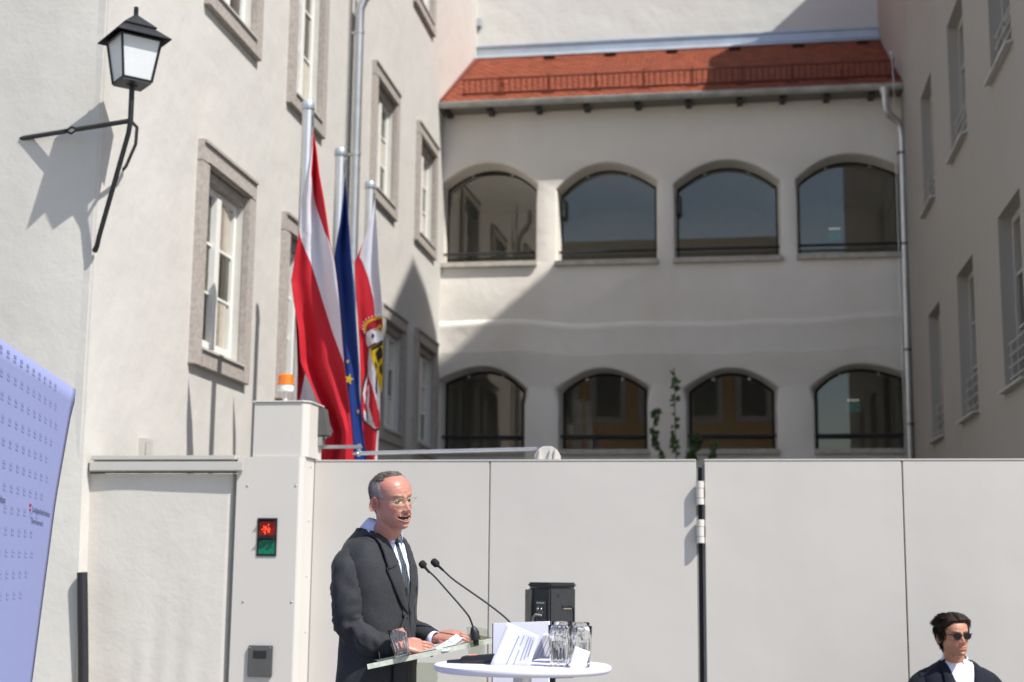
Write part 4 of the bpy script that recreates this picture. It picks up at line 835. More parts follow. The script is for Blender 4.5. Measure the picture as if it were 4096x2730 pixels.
def sleeve(t, name, pts, rs, jm, fold, seed=0, n=30, sub=9, parent=None):
    P = [Vector(p) for p in pts]; C = []; Rr = []
    for i in range(len(P) - 1):
        p0, p1, p2, p3 = P[max(i-1, 0)], P[i], P[i+1], P[min(i+2, len(P)-1)]
        for k in range(sub):
            u = k / sub; C.append(.5 * ((2 * p1) + (p2 - p0) * u + (2 * p0 - 5 * p1 + 4 * p2 - p3) * u * u + (3 * p1 - p0 - 3 * p2 + p3) * u ** 3)); Rr.append(rs[i] + (rs[i+1] - rs[i]) * u)
    C.append(P[-1]); Rr.append(rs[-1]); m = MB(); rows = []; prev = Vector((.3, -1, .2))
    for i, p in enumerate(C):
        tg = (C[min(i+1, len(C)-1)] - C[max(i-1, 0)]).normalized(); a = (prev - tg * prev.dot(tg)).normalized(); b = tg.cross(a); prev = a; v = i / len(C)
        row = []
        for k in range(n):
            th = 2 * pi * k / n; w_el = .35 + .9 * G(v - .55, .17) + .5 * G(v - .25, .1); f = fold * w_el * (.9 * (1 - 2.6 * abs(noise.noise(Vector((cos(th) * .9 + seed, sin(th) * .9 + v * 3, v * 11 + cos(th) * 1.1))))) + .45 * (1 - 2.6 * abs(noise.noise(Vector((cos(th) * 1.6 + seed, sin(th) * 1.6, v * 24 - sin(th) * 1.6))))) - .5); row.append(p + (a * cos(th) + b * sin(th)) * (Rr[i] + f))
        rows.append(row)
    r_in = [p + (q - p) * .8 for p, q in zip([C[-1]] * n, rows[-1])]; rows.append(r_in)
    m.rows(rows, True); return part(name, m, jm, parent or t, smooth=75)
def hairdo(t, name, xf, mask, thick, mats, strands, slen, seed=1, swirl=None):
    rnd = random.Random(seed); m = MB(); NA = 200; zs = [-.10 + .003 * i for i in range(72)] + [.1175, .1182]; rows = []
    for z in zs:
        wz, f, b = hsm(min(z, .1184)); r = []
        for k in range(NA):
            a = 2 * pi * k / NA; s, c = sin(a), cos(a); e = .88
            x = wz * math.copysign(abs(s) ** e, s); y = (f if c > 0 else b) * math.copysign(abs(c) ** e, c)
            nr = Vector((x / .075 ** 2, y / .095 ** 2, max(z - .01, 0) / .105 ** 2 + (1e-3))).normalized(); mk = mask(x, y, z); th = thick(x, y, z) if mk > 0 else -.006
            p = Vector((x, y, z)); r.append((p + nr * (th * min(1, mk) - (.003 if mk < .05 else 0)), mk, nr, p))
        rows.append(r)
    idx = [[m.P(xf(q[0])) for q in r] for r in rows]
    for i in range(len(rows) - 1):
        for k in range(NA):
            k2 = (k + 1) % NA; q = [rows[i][k], rows[i][k2], rows[i+1][k2], rows[i+1][k]]
            if max(v[1] for v in q) > .02: m.f.append([idx[i][k], idx[i][k2], idx[i+1][k2], idx[i+1][k]]); m.m.append(mats[1](q[0][3]))
    cand = [(i, k) for i in range(len(rows) - 2) for k in range(NA) if rows[i][k][1] > .15]
    for _ in range(strands):
        i, k = rnd.choice(cand); p, mk, nr, p0 = rows[i][k]; p = p + Vector((rnd.uniform(-.002, .002), rnd.uniform(-.002, .002), rnd.uniform(-.002, .002))); d = (nr * (.45 if swirl else 1) + (swirl(p0) if swirl else Vector((0, -.2, -.3))) + Vector((rnd.uniform(-.35, .35), rnd.uniform(-.35, .35), rnd.uniform(-.3, .3)))).normalized()
        L = slen * rnd.uniform(.6, 1.3); s_ = d.cross(Vector((rnd.uniform(-1, 1), rnd.uniform(-1, 1), rnd.uniform(-1, 1)))).normalized() * (.0007 if slen < .012 else .0013)
        q = p - nr * .001; e = q + d * L; dd = (d + (swirl(p0) if swirl else Vector((0, 0, 0))) * .8).normalized(); e2 = e + dd * L * .8 if slen > .012 else e
        if slen > .012: m.F([xf(q - s_), xf(q + s_), xf(e + s_), xf(e2), xf(e - s_)], mats[1](p0))
        else: m.F([xf(q - s_), xf(q + s_), xf(e)], mats[1](p0))
    return part(name, m, mats[0], t, smooth=80)
def eyes(t, xf, R, sc):
    for s in (-1, 1):
        m = MB(); c = Vector((s * .0315, .0715, .003)); m.ball(xf(c), .0118 * sc, 14); e = part('eyeball', m, EYEW, t, smooth=80)
        m = MB(); m.ball(xf(c + Vector((-.001 * s, .0072, -.0008))), .0066 * sc, 10); part('iris', m, IRIS, e, smooth=80)

# ---- the speaker
SUITM = mat('charcoal_suit_cloth', (.028, .030, .035), .75, var=.25, scale=160, bump=.3, bscale=700, spec=.25, bump2=.12, b2scale=22); SHIRT = mat('pale_shirt_cloth', (.66, .70, .92), .8, var=.02, bump=.1, bscale=500)
TIE = bpy.data.materials.new('dotted_dark_tie'); TIE.use_nodes = True
_t = TIE.node_tree; _p = _t.nodes['Principled BSDF']; _p.inputs['Roughness'].default_value = .5; _tc = _t.nodes.new('ShaderNodeTexCoord'); _v = _t.nodes.new('ShaderNodeTexVoronoi'); _v.inputs['Scale'].default_value = 150; _v.inputs['Randomness'].default_value = .1
_r = _t.nodes.new('ShaderNodeValToRGB'); _r.color_ramp.interpolation = 'CONSTANT'; _r.color_ramp.elements[0].color = (.16, .22, .24, 1); _r.color_ramp.elements[1].color = (.02, .027, .034, 1); _r.color_ramp.elements[1].position = .33
_t.links.new(_tc.outputs['Object'], _v.inputs['Vector']); _t.links.new(_v.outputs['Distance'], _r.inputs[0]); _t.links.new(_r.outputs[0], _p.inputs['Base Color'])
SUITM.node_tree.nodes['Principled BSDF'].inputs['Sheen Weight'].default_value = .08
SK1 = skin_mat('ruddy_skin', (.48, .26, .20), (.50, .18, .14), .38); SK2 = skin_mat('fair_skin', (.47, .235, .155), (.47, .17, .11), .45)
ZS = .62
tq = at(1512, 2130, 6.2); TB = Vector((tq.x, tq.y, ZS)); RT1 = frame(radians(58), TB); TX1 = lambda q: TB + RT1 @ Vector((q[0], q[1], q[2] * 1.014))
sp = thing('person', 'grey-haired man in charcoal suit and rimless glasses speaking at the lectern', 'person', TB)
HO = at(1567, 2003, 6.10); RH1 = frame(radians(40), HO) @ Matrix.Rotation(radians(-4), 3, 'X') @ Matrix.Rotation(radians(9), 3, 'Y'); SC1 = 1.0
HX1 = lambda q: HO + RH1 @ (Vector(q) * SC1)
b = MB(); tt = []
head(b, tt, HX1, dict(mouth=1, squint=.9, age=1.4, red=1, brow=.55, stubble=.12))
nb = [HX1((0, -.022, -.03)), HX1((0, -.020, -.085)), HX1((0, -.022, -.115)), TX1((0, -.005, 1.535)), TX1((0, -.015, 1.47)), TX1((0, -.015, 1.2))]
b.tube(nb, [.056, .058, .056, .060, .085, .12], 28, flat=1.0); addt(b, tt, (.3, 0, .08))
wr1 = at(1600, 2582, 5.92); c0 = Vector((-TB.x, -TB.y, 0)).normalized(); r0 = Vector((-c0.y, c0.x, 0))
yv = (r0 * .93 - c0 * .22 + Vector((0, 0, -.10))).normalized(); zv_ = (Vector((0, 0, .8)) + c0 * .6); zv_ = (zv_ - yv * zv_.dot(yv)).normalized(); xv = yv.cross(zv_)
# right hand: thumb points away from the camera
hand(b, wr1, Matrix((-xv, yv, zv_)).transposed() if (-xv).dot(c0) < 0 else Matrix((xv, yv, zv_)).transposed(), (.05, .14, .2), thumb=(.1, -.8)); addt(b, tt, (.35, 0, 0))
wr2 = at(1748, 2550, 6.14); yv = (r0 * .85 + c0 * .18 + Vector((0, 0, .03))).normalized(); zv_ = (Vector((0, 0, .7)) - r0 * .0 + c0 * .45); zv_ = (zv_ - yv * zv_.dot(yv)).normalized(); xv = yv.cross(zv_)
hand(b, wr2, Matrix((xv if xv.dot(c0) > 0 else -xv, yv, zv_)).transposed(), (.2, .3, .3), thumb=(.1, -.7)); addt(b, tt, (.35, 0, .12))
b.tube([TX1((.10, 0, .95)), TX1((.11, .01, .5)), TX1((.12, 0, .08))], [.075, .055, .04], 12); b.tube([TX1((-.10, 0, .95)), TX1((-.11, .01, .5)), TX1((-.12, 0, .08))], [.075, .055, .04], 12); addt(b, tt)
finish_body('body', b, tt, [SK1, MOUTH], sp)
eyes(sp, HX1, RH1, SC1)
m = MB(HX1)
for i in range(-6, 7):
    a = i * .0043; m.box((a - .0019, .0860 - abs(i) * .0011, -.0665 + abs(i) * .0007), (a + .0019, .0905 - abs(i) * .0011, -.0560 + .0008 * (i % 2)))
part('upper_teeth', m, TOOTH, sp, bevel=.0008)
m = MB(HX1)
for i in range(-4, 5): a = i * .0038; m.box((a - .0017, .080 - abs(i) * .001, -.0835), (a + .0017, .0825 - abs(i) * .001, -.077))
part('lower_teeth', m, TOOTH, sp)
HG1 = mat('grey_brown_hair', (.085, .065, .055), .8, var=.35, scale=220); HG2 = mat('silver_hair', (.30, .27, .27), .8, var=.4, scale=260)
def mask1(x, y, z):
    ax = abs(x)
    if z > .095: yh = .040 - 9 * ax * ax
    elif z > .02: u = (z - .02) / .075; yh = .030 + (.004 - .030) * min(1, u * 1.25) + (.02 if u > .93 else 0)
    else: yh = -.034
    if z < .02 and y > -.034: return 0
    if z < -.062: return 0
    return max(0, min(1, (yh - y + .006) / .034)) * min(1, (z + .062) / .02)
hairdo(sp, 'hair', HX1, mask1, lambda x, y, z: .0028 + .005 * max(0, z) / .1 + .0012 * noise.noise(Vector((x * 160, y * 160, z * 160))), ([HG1, HG2], lambda p: 1 if random.random() < (.12 + .8 * max(0, min(1, (abs(p.x) - .05) / .016)) * max(0, min(1, (p.y + .07) / .04)) * max(0, min(1, (.088 - p.z) / .02))) else 0), 9000, .0062, 3)
# rimless glasses
gm = MB(HX1); lens = []
gl = thing('glasses', 'thin rimless glasses worn by the grey-haired speaker', 'glasses', HX1((0, .1, 0)))
def lens_pts(s, y0=.0955): 
    P = []
    for k in range(28):
        a = 2 * pi * k / 28; x = .0265 * math.copysign(abs(cos(a)) ** .7, cos(a)); z = .0165 * math.copysign(abs(sin(a)) ** .75, sin(a)); P.append(Vector((s * .0335 + x, y0 - .10 * abs(s * .0335 + x) - .004 * 0 + .0, z - .0015)))
    return P
LENS = thin_mat('spectacle_lens', .03, (.97, .98, .95)); RIM = mat('lens_edge', (.72, .70, .60), .3)
for s in (-1, 1):
    m = MB(HX1); m.prism(lens_pts(s), (0, .0012, 0)); ln = part('lens', m, LENS, gl)
    P = lens_pts(s); m = MB(HX1); m.tube(P + [P[0]], .0005, 5); part('lens_edge', m, RIM, ln)
    m = MB(HX1); m.tube([(s * .059, .0895, .006), (s * .070, .083, .0075), (s * .0785, .04, .008), (s * .079, -.005, .009), (s * .078, -.022, .002)], [.0013, .0014, .0012, .0013, .0016], 6); m.ball((s * .060, .0895, .006), .0022, 8); part('temple', m, SCR, gl)
m = MB(HX1); m.tube([(-.009, .0945, .004), (0, .0985, .007), (.009, .0945, .004)], .001, 6); part('bridge', m, SCR, gl)
# clothes
TO1 = Torso([(1.583, .068, .050, -.086), (1.572, .084, .060, -.096), (1.555, .112, .072, -.104), (1.532, .150, .084, -.112), (1.505, .182, .098, -.118), (1.47, .212, .112, -.125), (1.42, .226, .132, -.130), (1.34, .225, .148, -.130), (1.24, .212, .152, -.122), (1.12, .205, .155, -.118), (1.0, .208, .155, -.125), (.82, .222, .155, -.14)]); 
TO1.t = [(z, w_ * (.94 if z < 1.5 else 1), f, -b_) if b_ < 0 else (z, w_, f, b_) for z, w_, f, b_ in TO1.t]
suit(sp, TX1, TO1, SUITM, SHIRT, TIE, 1.245, up=.045, zt=1.6)
neck_collar(sp, TX1, (0, .014), SHIRT, r0=.064, zc=1.580, lean=.05, drop=.04, fd=.016, fl=.022, gap=25)
m = MB(TX1); rows = []   # jacket collar round the back of the neck
for j, (r, z) in enumerate(((.080, 1.570), (.085, 1.582), (.093, 1.568), (.106, 1.552))): rows.append([(r * sin(a) * 1.02, -.008 + r * 1.02 * cos(a), z - .05 * max(0, cos(a) + .45)) for a in [radians(98) + radians(164) * k / 30 for k in range(31)]])
m.rows(rows); o = part('back_collar', m, SUITM, sp, smooth=60); sd = o.modifiers.new('Solidify', 'SOLIDIFY'); sd.thickness = .004
s0 = TX1((.11, -.015, 1.475))
sleeve(sp, 'sleeve', [s0, at(1397, 2266, 6.05), at(1392, 2375, 6.0), at(1402, 2492, 5.98), at(1470, 2562, 5.95), at(1545, 2588, 5.94), at(1588, 2594, 5.93)], [.05, .074, .069, .067, .057, .049, .044], SUITM, .011, 1)
sleeve(sp, 'sleeve', [TX1((-.13, -.01, 1.44)), TX1((-.175, -.02, 1.36)), at(1594, 2400, 6.38), at(1625, 2505, 6.28), at(1690, 2535, 6.19), at(1732, 2556, 6.13)], [.06, .066, .058, .054, .046, .040], SUITM, .007, 5)
for wr, dr, nm in ((wr1, (wr1 - at(1545, 2588, 5.94)), 0), (wr2, (wr2 - at(1690, 2535, 6.19)), 1)):
    m = MB(); d = dr.normalized(); e = at(1588, 2594, 5.93) if nm == 0 else at(1732, 2556, 6.13); m.tube([e - d * .02, e + d * (.006 if nm == 0 else .016)], .036 if nm == 0 else .034, 20, caps=False); o = part('shirt_cuff', m, SHIRT, sp, smooth=60); sd = o.modifiers.new('Solidify', 'SOLIDIFY'); sd.thickness = .003
m = MB()
for k in range(3): q = at(1520 + k * 8, 2612 - 4 * k + 6, 5.905); m.ball(q, .0055, 8)
part('sleeve_buttons', m, BLR, sp, smooth=60)
for s in (-1, 1):
    m = MB(TX1); m.tube([(s * .095, -.01, .95), (s * .10, 0, .5), (s * .11, -.01, .06)], [.105, .085, .075], 20); part('trouser_leg', m, SUITM, sp, smooth=60)
    m = MB(TX1); m.rows([[(s * .11 + .045 * cos(a) * wx, y0 + 0, .001 + hz * max(0, sin(a))) for a in [2 * pi * k / 16 for k in range(16)]] for y0, wx, hz in ((-.10, .6, .06), (-.06, .9, .09), (.02, .9, .085), (.10, 1, .05), (.16, .8, .035), (.18, .3, .02))], True, 0, True); part('shoe', m, BLR, sp, smooth=60)
# the sheets in his hand
PAP = mat('white_paper', (.80, .81, .90), .85, var=.01); INK = mat('print_ink', (.10, .10, .16), .8)
ph = thing('paper_sheets', 'folded white sheets held in the hands of the speaker', 'paper', at(1800, 2565, 5.95))
m = MB(); A_, B_, C_, D_ = at(1742, 2594, 5.90), at(1826, 2536, 6.03), at(1858, 2552, 6.03), at(1792, 2604, 5.87)
n = 8
def sheet(dz): return [[(A_.lerp(B_, v)).lerp(D_.lerp(C_, v), u) + Vector((0, 0, dz + .012 * sin(pi * u) * -.5 + .02 * max(0, u - .7) * v)) for u in [i / n for i in range(n + 1)]] for v in [i / n for i in range(n + 1)]]
m.rows(sheet(0)); m.rows(sheet(-.003)); E_ = at(1871, 2543, 6.04); m.rows([[C_.lerp(E_, u) for u in (0, .5, 1)], [D_.lerp(C_, .7).lerp(E_, u * .6) for u in (0, .5, 1)]]); part('sheet', m, PAP, ph, smooth=60)
S_ = sheet(.0012); m = MB()
for (v, u0, u1) in ((6, 2, 6), (5.5, 2, 4)):
    i0 = int(v); a = S_[i0][u0].lerp(S_[i0 + 1][u0], v - i0); b2 = S_[i0][u1].lerp(S_[i0 + 1][u1], v - i0); dd = (S_[i0 + 1][u0] - S_[i0][u0]) * .18; m.F([a, b2, b2 + dd, a + dd])
part('print_line', m, INK, ph)

# ---- the man in sunglasses
gq = at(3822, 2640, 8.42); GB = Vector((gq.x, gq.y, 0)); RG = frame(radians(24), GB); TX2 = lambda q: GB + RG @ Vector(q)
gp = thing('person', 'dark-haired man in sunglasses and navy suit standing before the gate at lower right', 'person', GB)
HO2 = at(3815, 2546, 8.36); RH2 = frame(radians(31), HO2) @ Matrix.Rotation(radians(3), 3, 'X') @ Matrix.Rotation(radians(2), 3, 'Y'); SC2 = .98
HX2 = lambda q: HO2 + RH2 @ (Vector(q) * SC2)
dzs = HO2.z - 1.71 + .012
NAVY = mat('navy_suit_cloth', (.012, .014, .024), .85, var=.15, scale=160, bump=.2, bscale=600, spec=.2); SHW = mat('white_shirt_cloth', (.72, .74, .84), .8, var=.02)
b = MB(); tt = []; head(b, tt, HX2, dict(mouth=0, squint=.5, stubble=.28, brow=.8))
TX2z = lambda q: TX2((q[0], q[1], q[2] + dzs))
b.tube([HX2((0, -.02, -.03)), HX2((0, -.02, -.09)), TX2z((0, -.012, 1.545)), TX2z((0, -.015, 1.47)), TX2z((0, -.01, 1.2))], [.056, .058, .059, .085, .12], 28); addt(b, tt, (.2, 0, .15))
for s in (-1, 1): hand(b, TX2z((s * .27, .03, .86)), RG @ Matrix(((1, 0, 0), (0, 0, 1), (0, -1, 0))).transposed() @ Matrix.Rotation(0, 3, 'X'), (.25, .3, .25)); addt(b, tt)
b.tube([TX2((.1, 0, .9)), TX2((.11, 0, .08))], [.07, .04], 12); b.tube([TX2((-.1, 0, .9)), TX2((-.11, 0, .08))], [.07, .04], 12); addt(b, tt)
finish_body('body', b, tt, [SK2, MOUTH], gp); eyes(gp, HX2, RH2, SC2)
TO2 = Torso([(1.565, .074, .055, .082), (1.55, .095, .060, .092), (1.525, .140, .078, .104), (1.50, .190, .09, .11), (1.465, .222, .105, .118), (1.42, .228, .122, .122), (1.34, .222, .132, .12), (1.24, .205, .13, .11), (1.12, .195, .128, .105), (1.0, .20, .13, .115), (.82, .215, .135, .13)])
suit(gp, TX2z, TO2, NAVY, SHW, NAVY, 1.22, knot=False, zt=1.565); neck_collar(gp, TX2z, (0, -.004), SHW, r0=.065, zc=1.556, drop=.04)
for s in (-1, 1):
    sleeve(gp, 'sleeve', [TX2z((s * .12, -.01, 1.47)), TX2z((s * .232, -.015, 1.385)), TX2z((s * .265, -.02, 1.15)), TX2z((s * .27, .02, .88))], [.06, .07, .06, .045], NAVY, .004, 2 + s)
    m = MB(TX2); m.tube([(s * .095, 0, .93), (s * .10, 0, .5), (s * .11, 0, .06)], [.1, .085, .075], 20); part('trouser_leg', m, NAVY, gp, smooth=60)
    m = MB(TX2); m.rows([[(s * .11 + .045 * cos(a) * wx, y0, .001 + hz * max(0, sin(a))) for a in [2 * pi * k / 16 for k in range(16)]] for y0, wx, hz in ((-.10, .6, .06), (-.06, .9, .09), (.02, .9, .085), (.10, 1, .05), (.16, .8, .035), (.18, .3, .02))], True, 0, True); part('shoe', m, BLR, gp, smooth=60)
HD = mat('dark_brown_hair', (.016, .009, .006), .6, var=.4, scale=120, spec=.25)
def mask2(x, y, z):
    ax = abs(x); yh = .098 - (z < .092) * .5 * max(0, ax - .03) if z > .078 else (.098 - (.078 - z) * 2.2 - max(0, .06 - ax) * 1.2 if z > .055 else (.034 if z > .0 else (.012 if z > -.02 else -.028)))
    if z < .0 and y > -.024 and z < -.018: return 0
    if z < -.085: return 0
    return max(0, min(1, (yh - y) / .018)) * min(1, (z + .085) / .02)
hairdo(gp, 'hair', HX2, mask2, lambda x, y, z: .009 + .017 * max(0, min(1, (z + .03) / .10)) + .005 * noise.noise(Vector((x * 34, y * 22, z * 26))) - .010 * G(x - .014, .008) * (z > .06) * (y > 0), ([HD], lambda p: 0), 5200, .017, 5, swirl=lambda p: Vector((.75 * (1 if p.x > .014 else -1) * (1 if p.z > .07 else .0), -1.3 if p.z > .04 else -.8, -.25 - 1.9 * (p.z < .06))))
sg = thing('sunglasses', 'black round sunglasses worn by the dark-haired man at the right', 'sunglasses', HX2((0, .1, 0)))
SGL = mat('dark_lens', (.003, .003, .004), .12, spec=.2); SGF = mat('sunglass_frame', (.012, .008, .007), .25)
for s in (-1, 1):
    P = []
    for k in range(26): a = 2 * pi * k / 26; P.append(Vector((s * .034 + .0255 * cos(a) * (1 + .06 * sin(a)), .100 - .12 * abs(s * .034 + .0255 * cos(a)), .021 * sin(a) * (1 if sin(a) < 0 else .8) + .001)))
    m = MB(HX2); m.prism(P, (0, .002, 0)); ln = part('lens', m, SGL, sg); m = MB(HX2); m.tube(P + [P[0]], .0026, 6); part('rim', m, SGF, ln, smooth=60)
    m = MB(HX2); m.tube([(s * .060, .0925, .010), (s * .0755, .084, .011), (s * .081, .04, .010), (s * .081, -.01, .009), (s * .079, -.03, -.004)], .0026, 6); part('temple', m, SGF, sg, smooth=60)
m = MB(HX2); m.tube([(-.010, .098, .006), (0, .1015, .008), (.010, .098, .006)], .0028, 6); part('bridge', m, SGF, sg, smooth=60)
# ------------------------------------------------------------------ stage, lectern and what stands on it
st = thing('stage', 'low grey carpeted platform under the speaker, lectern and round table', 'stage', (-1.0, 6.2, 0))
m = MB(); m.box((-2.6, 4.7, .012), (.6, 7.2, ZS - .004)); part('platform', m, STG, st, bevel=.004)
m = MB()
for x in (-2.5, -1.0, .5):
    for y in (4.8, 7.1): m.box((x - .04, y - .04, 0), (x + .04, y + .04, .012))
part('foot', m, BLR, st)
ACR = thin_mat('clear_acrylic', .12, (.90, .93, .88)); AED = mat('acrylic_edge', (.50, .53, .46), .25, var=.2, scale=30, spec=.6)
lc = thing('lectern', 'clear acrylic lectern with a sloping top in front of the speaker', 'lectern', (-1.3, 6.0, ZS))
LL, LR = at(1470, 2668, 5.80), at(1972, 2562, 5.95); e1 = (LR - LL); e2 = Vector((-e1.y, e1.x, 0)).normalized() * .40; up = e1.cross(e2).normalized()
def LC(q): return LL + e1 * q[0] + e2 * q[1] + up * q[2]
m = MB(LC); m.box((0, 0, -.010), (1, 1, .010)); part('top_slab', m, ACR, lc, bevel=.002)
m = MB(LC); m.box((-.001, -.004, -.0105), (1.001, .0, .0105)); m.box((-.001, 1.0, -.0105), (1.001, 1.004, .0105)); m.box((.999, .0, -.0105), (1.006, 1, .0105)); part('slab_edge', m, AED, lc)
cx = (LL + LR) / 2 + e2 * .5
m = MB(); m.box((cx.x - .07, cx.y - .012, ZS + .02), (cx.x + .07, cx.y + .012, cx.z - .05)); part('column', m, ACR, lc)
m = MB(); m.box((cx.x - .3, cx.y - .2, ZS), (cx.x + .3, cx.y + .2, ZS + .02)); part('base', m, ACR, lc)
m = MB(LC); m.box((.09, .1, .011), (.36, .75, .0125)); m.box((.42, .05, .0112), (.80, .9, .0125)); part('loose_sheet', m, mat('grey_sheet', (.42, .43, .42), .8), lc)
m = MB(LC)
for a, b in (((.10, .0, .011), (.108, .45, .05)), ((.30, .0, .011), (.308, .45, .06)), ((.10, .0, .011), (.30, .012, .02))): m.box(a, b)
part('glass_holder', m, ACR, lc)
m = MB(LC); m.box((.955, .1, .011), (.998, .9, .045)); part('end_stop', m, ACR, lc)
GLS = glass_mat('clear_glass'); WAT = glass_mat('water', (.97, .99, 1), 0, 1.33)
def tumbler(label, base, h, r, fill, axis=Vector((0, 0, 1)), facets=10, group=None, ice=False):
    t = thing('drinking_glass', label, 'glass', base, group); Z = axis.normalized(); X = Z.cross(Vector((0, 1, 0))).normalized(); Y = Z.cross(X); fn = lambda q: base + X * q[0] + Y * q[1] + Z * q[2]
    def ring(rr, z, fac): return [(rr * (1 - fac * abs(cos(facets * pi * k / 40)) ** .5 * .10) * cos(2 * pi * k / 40), rr * (1 - fac * abs(cos(facets * pi * k / 40)) ** .5 * .10) * sin(2 * pi * k / 40), z) for k in range(40)]
    m = MB(fn); m.rows([ring(.002, 0, 0), ring(r * .80, .0, 0), ring(r * .83, .006, .7), ring(r * .90, h * .35, 1), ring(r * .96, h * .66, .9), ring(r * .975, h * .72, 0), ring(r, h - .002, 0), ring(r - .0015, h, 0), ring(r - .003, h - .002, 0), ring(r * .92 - .002, h * .6, 0), ring(r * .78, .016, 0), ring(.002, .014, 0)], True); part('vessel', m, GLS, t, smooth=40)
    m = MB(fn); m.rows([ring(.002, .0145, 0), ring(r * .775, .0165, 0), ring(r * .92 - .0025 + (r * .07) * max(0, fill - .6), h * fill, 0), ring(.002, h * fill, 0)], True); part('water', m, WAT, t, smooth=40)
    return t
gb_, gt_ = at(1611, 2632, 5.84), at(1587, 2522, 5.86)
tumbler('small faceted glass of water tilted on the lectern beside the hands of the speaker', gb_ + Vector((0, 0, .006)), (gt_ - gb_).length, .038, .66, gt_ - gb_)
def mic(label, base, pts, cap, capdir, dep, root):
    t = thing('microphone', label, 'microphone', root, 'gooseneck microphones on the lectern')
    m = MB(); m.tube(base[0], base[1], 14); part('base', m, BLK, t, smooth=40)
    P = [at(x, y, d) for x, y, d in pts]; C = []
    for i in range(len(P) - 1):
        p0, p1, p2, p3 = P[max(i-1, 0)], P[i], P[i+1], P[min(i+2, len(P)-1)]
        for k in range(8): u = k / 8; C.append(.5 * ((2 * p1) + (p2 - p0) * u + (2 * p0 - 5 * p1 + 4 * p2 - p3) * u * u + (3 * p1 - p0 - 3 * p2 + p3) * u ** 3))
    C.append(P[-1]); m = MB(); m.tube(C, .0042, 8); part('gooseneck', m, BLK, t, smooth=60)
    c0_, c1_ = at(*cap[0]), at(*cap[1]); d = (c1_ - c0_).normalized(); L = (c1_ - c0_).length; m = MB(); m.tube([c0_ - d * .03, c0_ - d * .004, c0_, c0_ + d * .004, c0_ + d * L * .25, c0_ + d * L * .75, c0_ + d * L * .93, c1_], [.005, .006, .008, .013, .0162, .0158, .011, .003], 16); part('foam_cap', m, mat('black_foam', (.012, .012, .014), .95, bump=.8, bscale=400), t, smooth=60)
Z_ = lambda x, y: (1250 + x / 1.7813, 1850 + y / 1.7813)
mb0 = at(1903, 2566, 5.93)
mic('nearer thin gooseneck microphone rising from the middle of the lectern', ([at(1905, 2580, 5.93), at(1903, 2562, 5.93), at(1902, 2558, 5.93), at(1898, 2528, 5.93), at(1893, 2512, 5.93), at(1891, 2507, 5.93)], [.012, .0125, .0205, .019, .011, .006]), [(1892, 2510, 5.93), (1884, 2486, 5.93), (1871, 2460, 5.93), (1835, 2416, 5.95), (1790, 2365, 5.98), (1745, 2314, 6.01), (1712, 2283, 6.03), (1703, 2272, 6.03)], ((1700, 2270, 6.03), (1681, 2247, 6.04)), None, 5.93, mb0)
m = MB(); q = at(1906, 2586, 5.93); m.box((q.x - .03, q.y - .03, q.z - .03), (q.x + .03, q.y + .03, q.z + .022)); part('mic_block', m, ACR, lc)
mic('farther gooseneck microphone with its foot hidden by the white panel', ([at(2062, 2560, 6.02), at(2060, 2540, 6.02), at(2056, 2515, 6.02)], [.02, .018, .008]), [(2057, 2520, 6.02), (2041, 2492, 6.02), (2013, 2464, 6.03), (1950, 2415, 6.05), (1880, 2366, 6.07), (1814, 2319, 6.09), (1775, 2284, 6.1), (1756, 2266, 6.1)], ((1753, 2264, 6.1), (1727, 2240, 6.11)), None, 6.0, at(2062, 2560, 6.02))
wp = thing('white_panel', 'plain white board standing upright at the far end of the lectern', 'panel', at(2080, 2650, 5.9))
a, b = at(1973, 2494, 5.86), at(2196, 2486, 5.80); dn = at(1973, 2660, 5.86).z - .5
m = MB(); m.prism([(a.x, a.y, a.z), (b.x, b.y, b.z), (b.x, b.y, ZS), (a.x, a.y, ZS)], Vector((-(b - a).y, (b - a).x, 0)).normalized() * .018); part('board', m, PAP, wp, bevel=.001)
m = MB(); m.prism([(a.x - .004, a.y + .001, a.z - .001), (a.x - .0005, a.y + .001, a.z - .001), (a.x - .0005, a.y + .001, ZS), (a.x - .004, a.y + .001, ZS)], (0, .018, 0)); part('board_edge', m, GRY, wp)
# round table
TC = Vector((-.842, 5.44, 1.700)); tb = thing('round_table', 'round white bar table in the foreground with glasses and papers', 'table', (TC.x, TC.y, ZS))
CLO = mat('white_table_top', (.74, .74, .86), .6, var=.01)
m = MB(); m.lathe([(.001, -.028), (.322, -.028), (.332, -.022), (.336, -.012), (.334, -.004), (.326, 0), (.001, 0)], TC, 64); part('tabletop', m, CLO, tb, smooth=40)
m = MB(); m.tube([(TC.x, TC.y, ZS + .03), (TC.x, TC.y, TC.z - .028)], .035, 16); part('pole', m, ALU, tb, smooth=50)
m = MB(); m.lathe([(.001, ZS), (.24, ZS), (.24, ZS + .012), (.05, ZS + .035), (.001, ZS + .035)], (TC.x, TC.y, 0), 40); part('base', m, ALU, tb, smooth=40)
def tt_at(x, y): # a point on the table top under a pixel
    return on('z', TC.z, x, y)
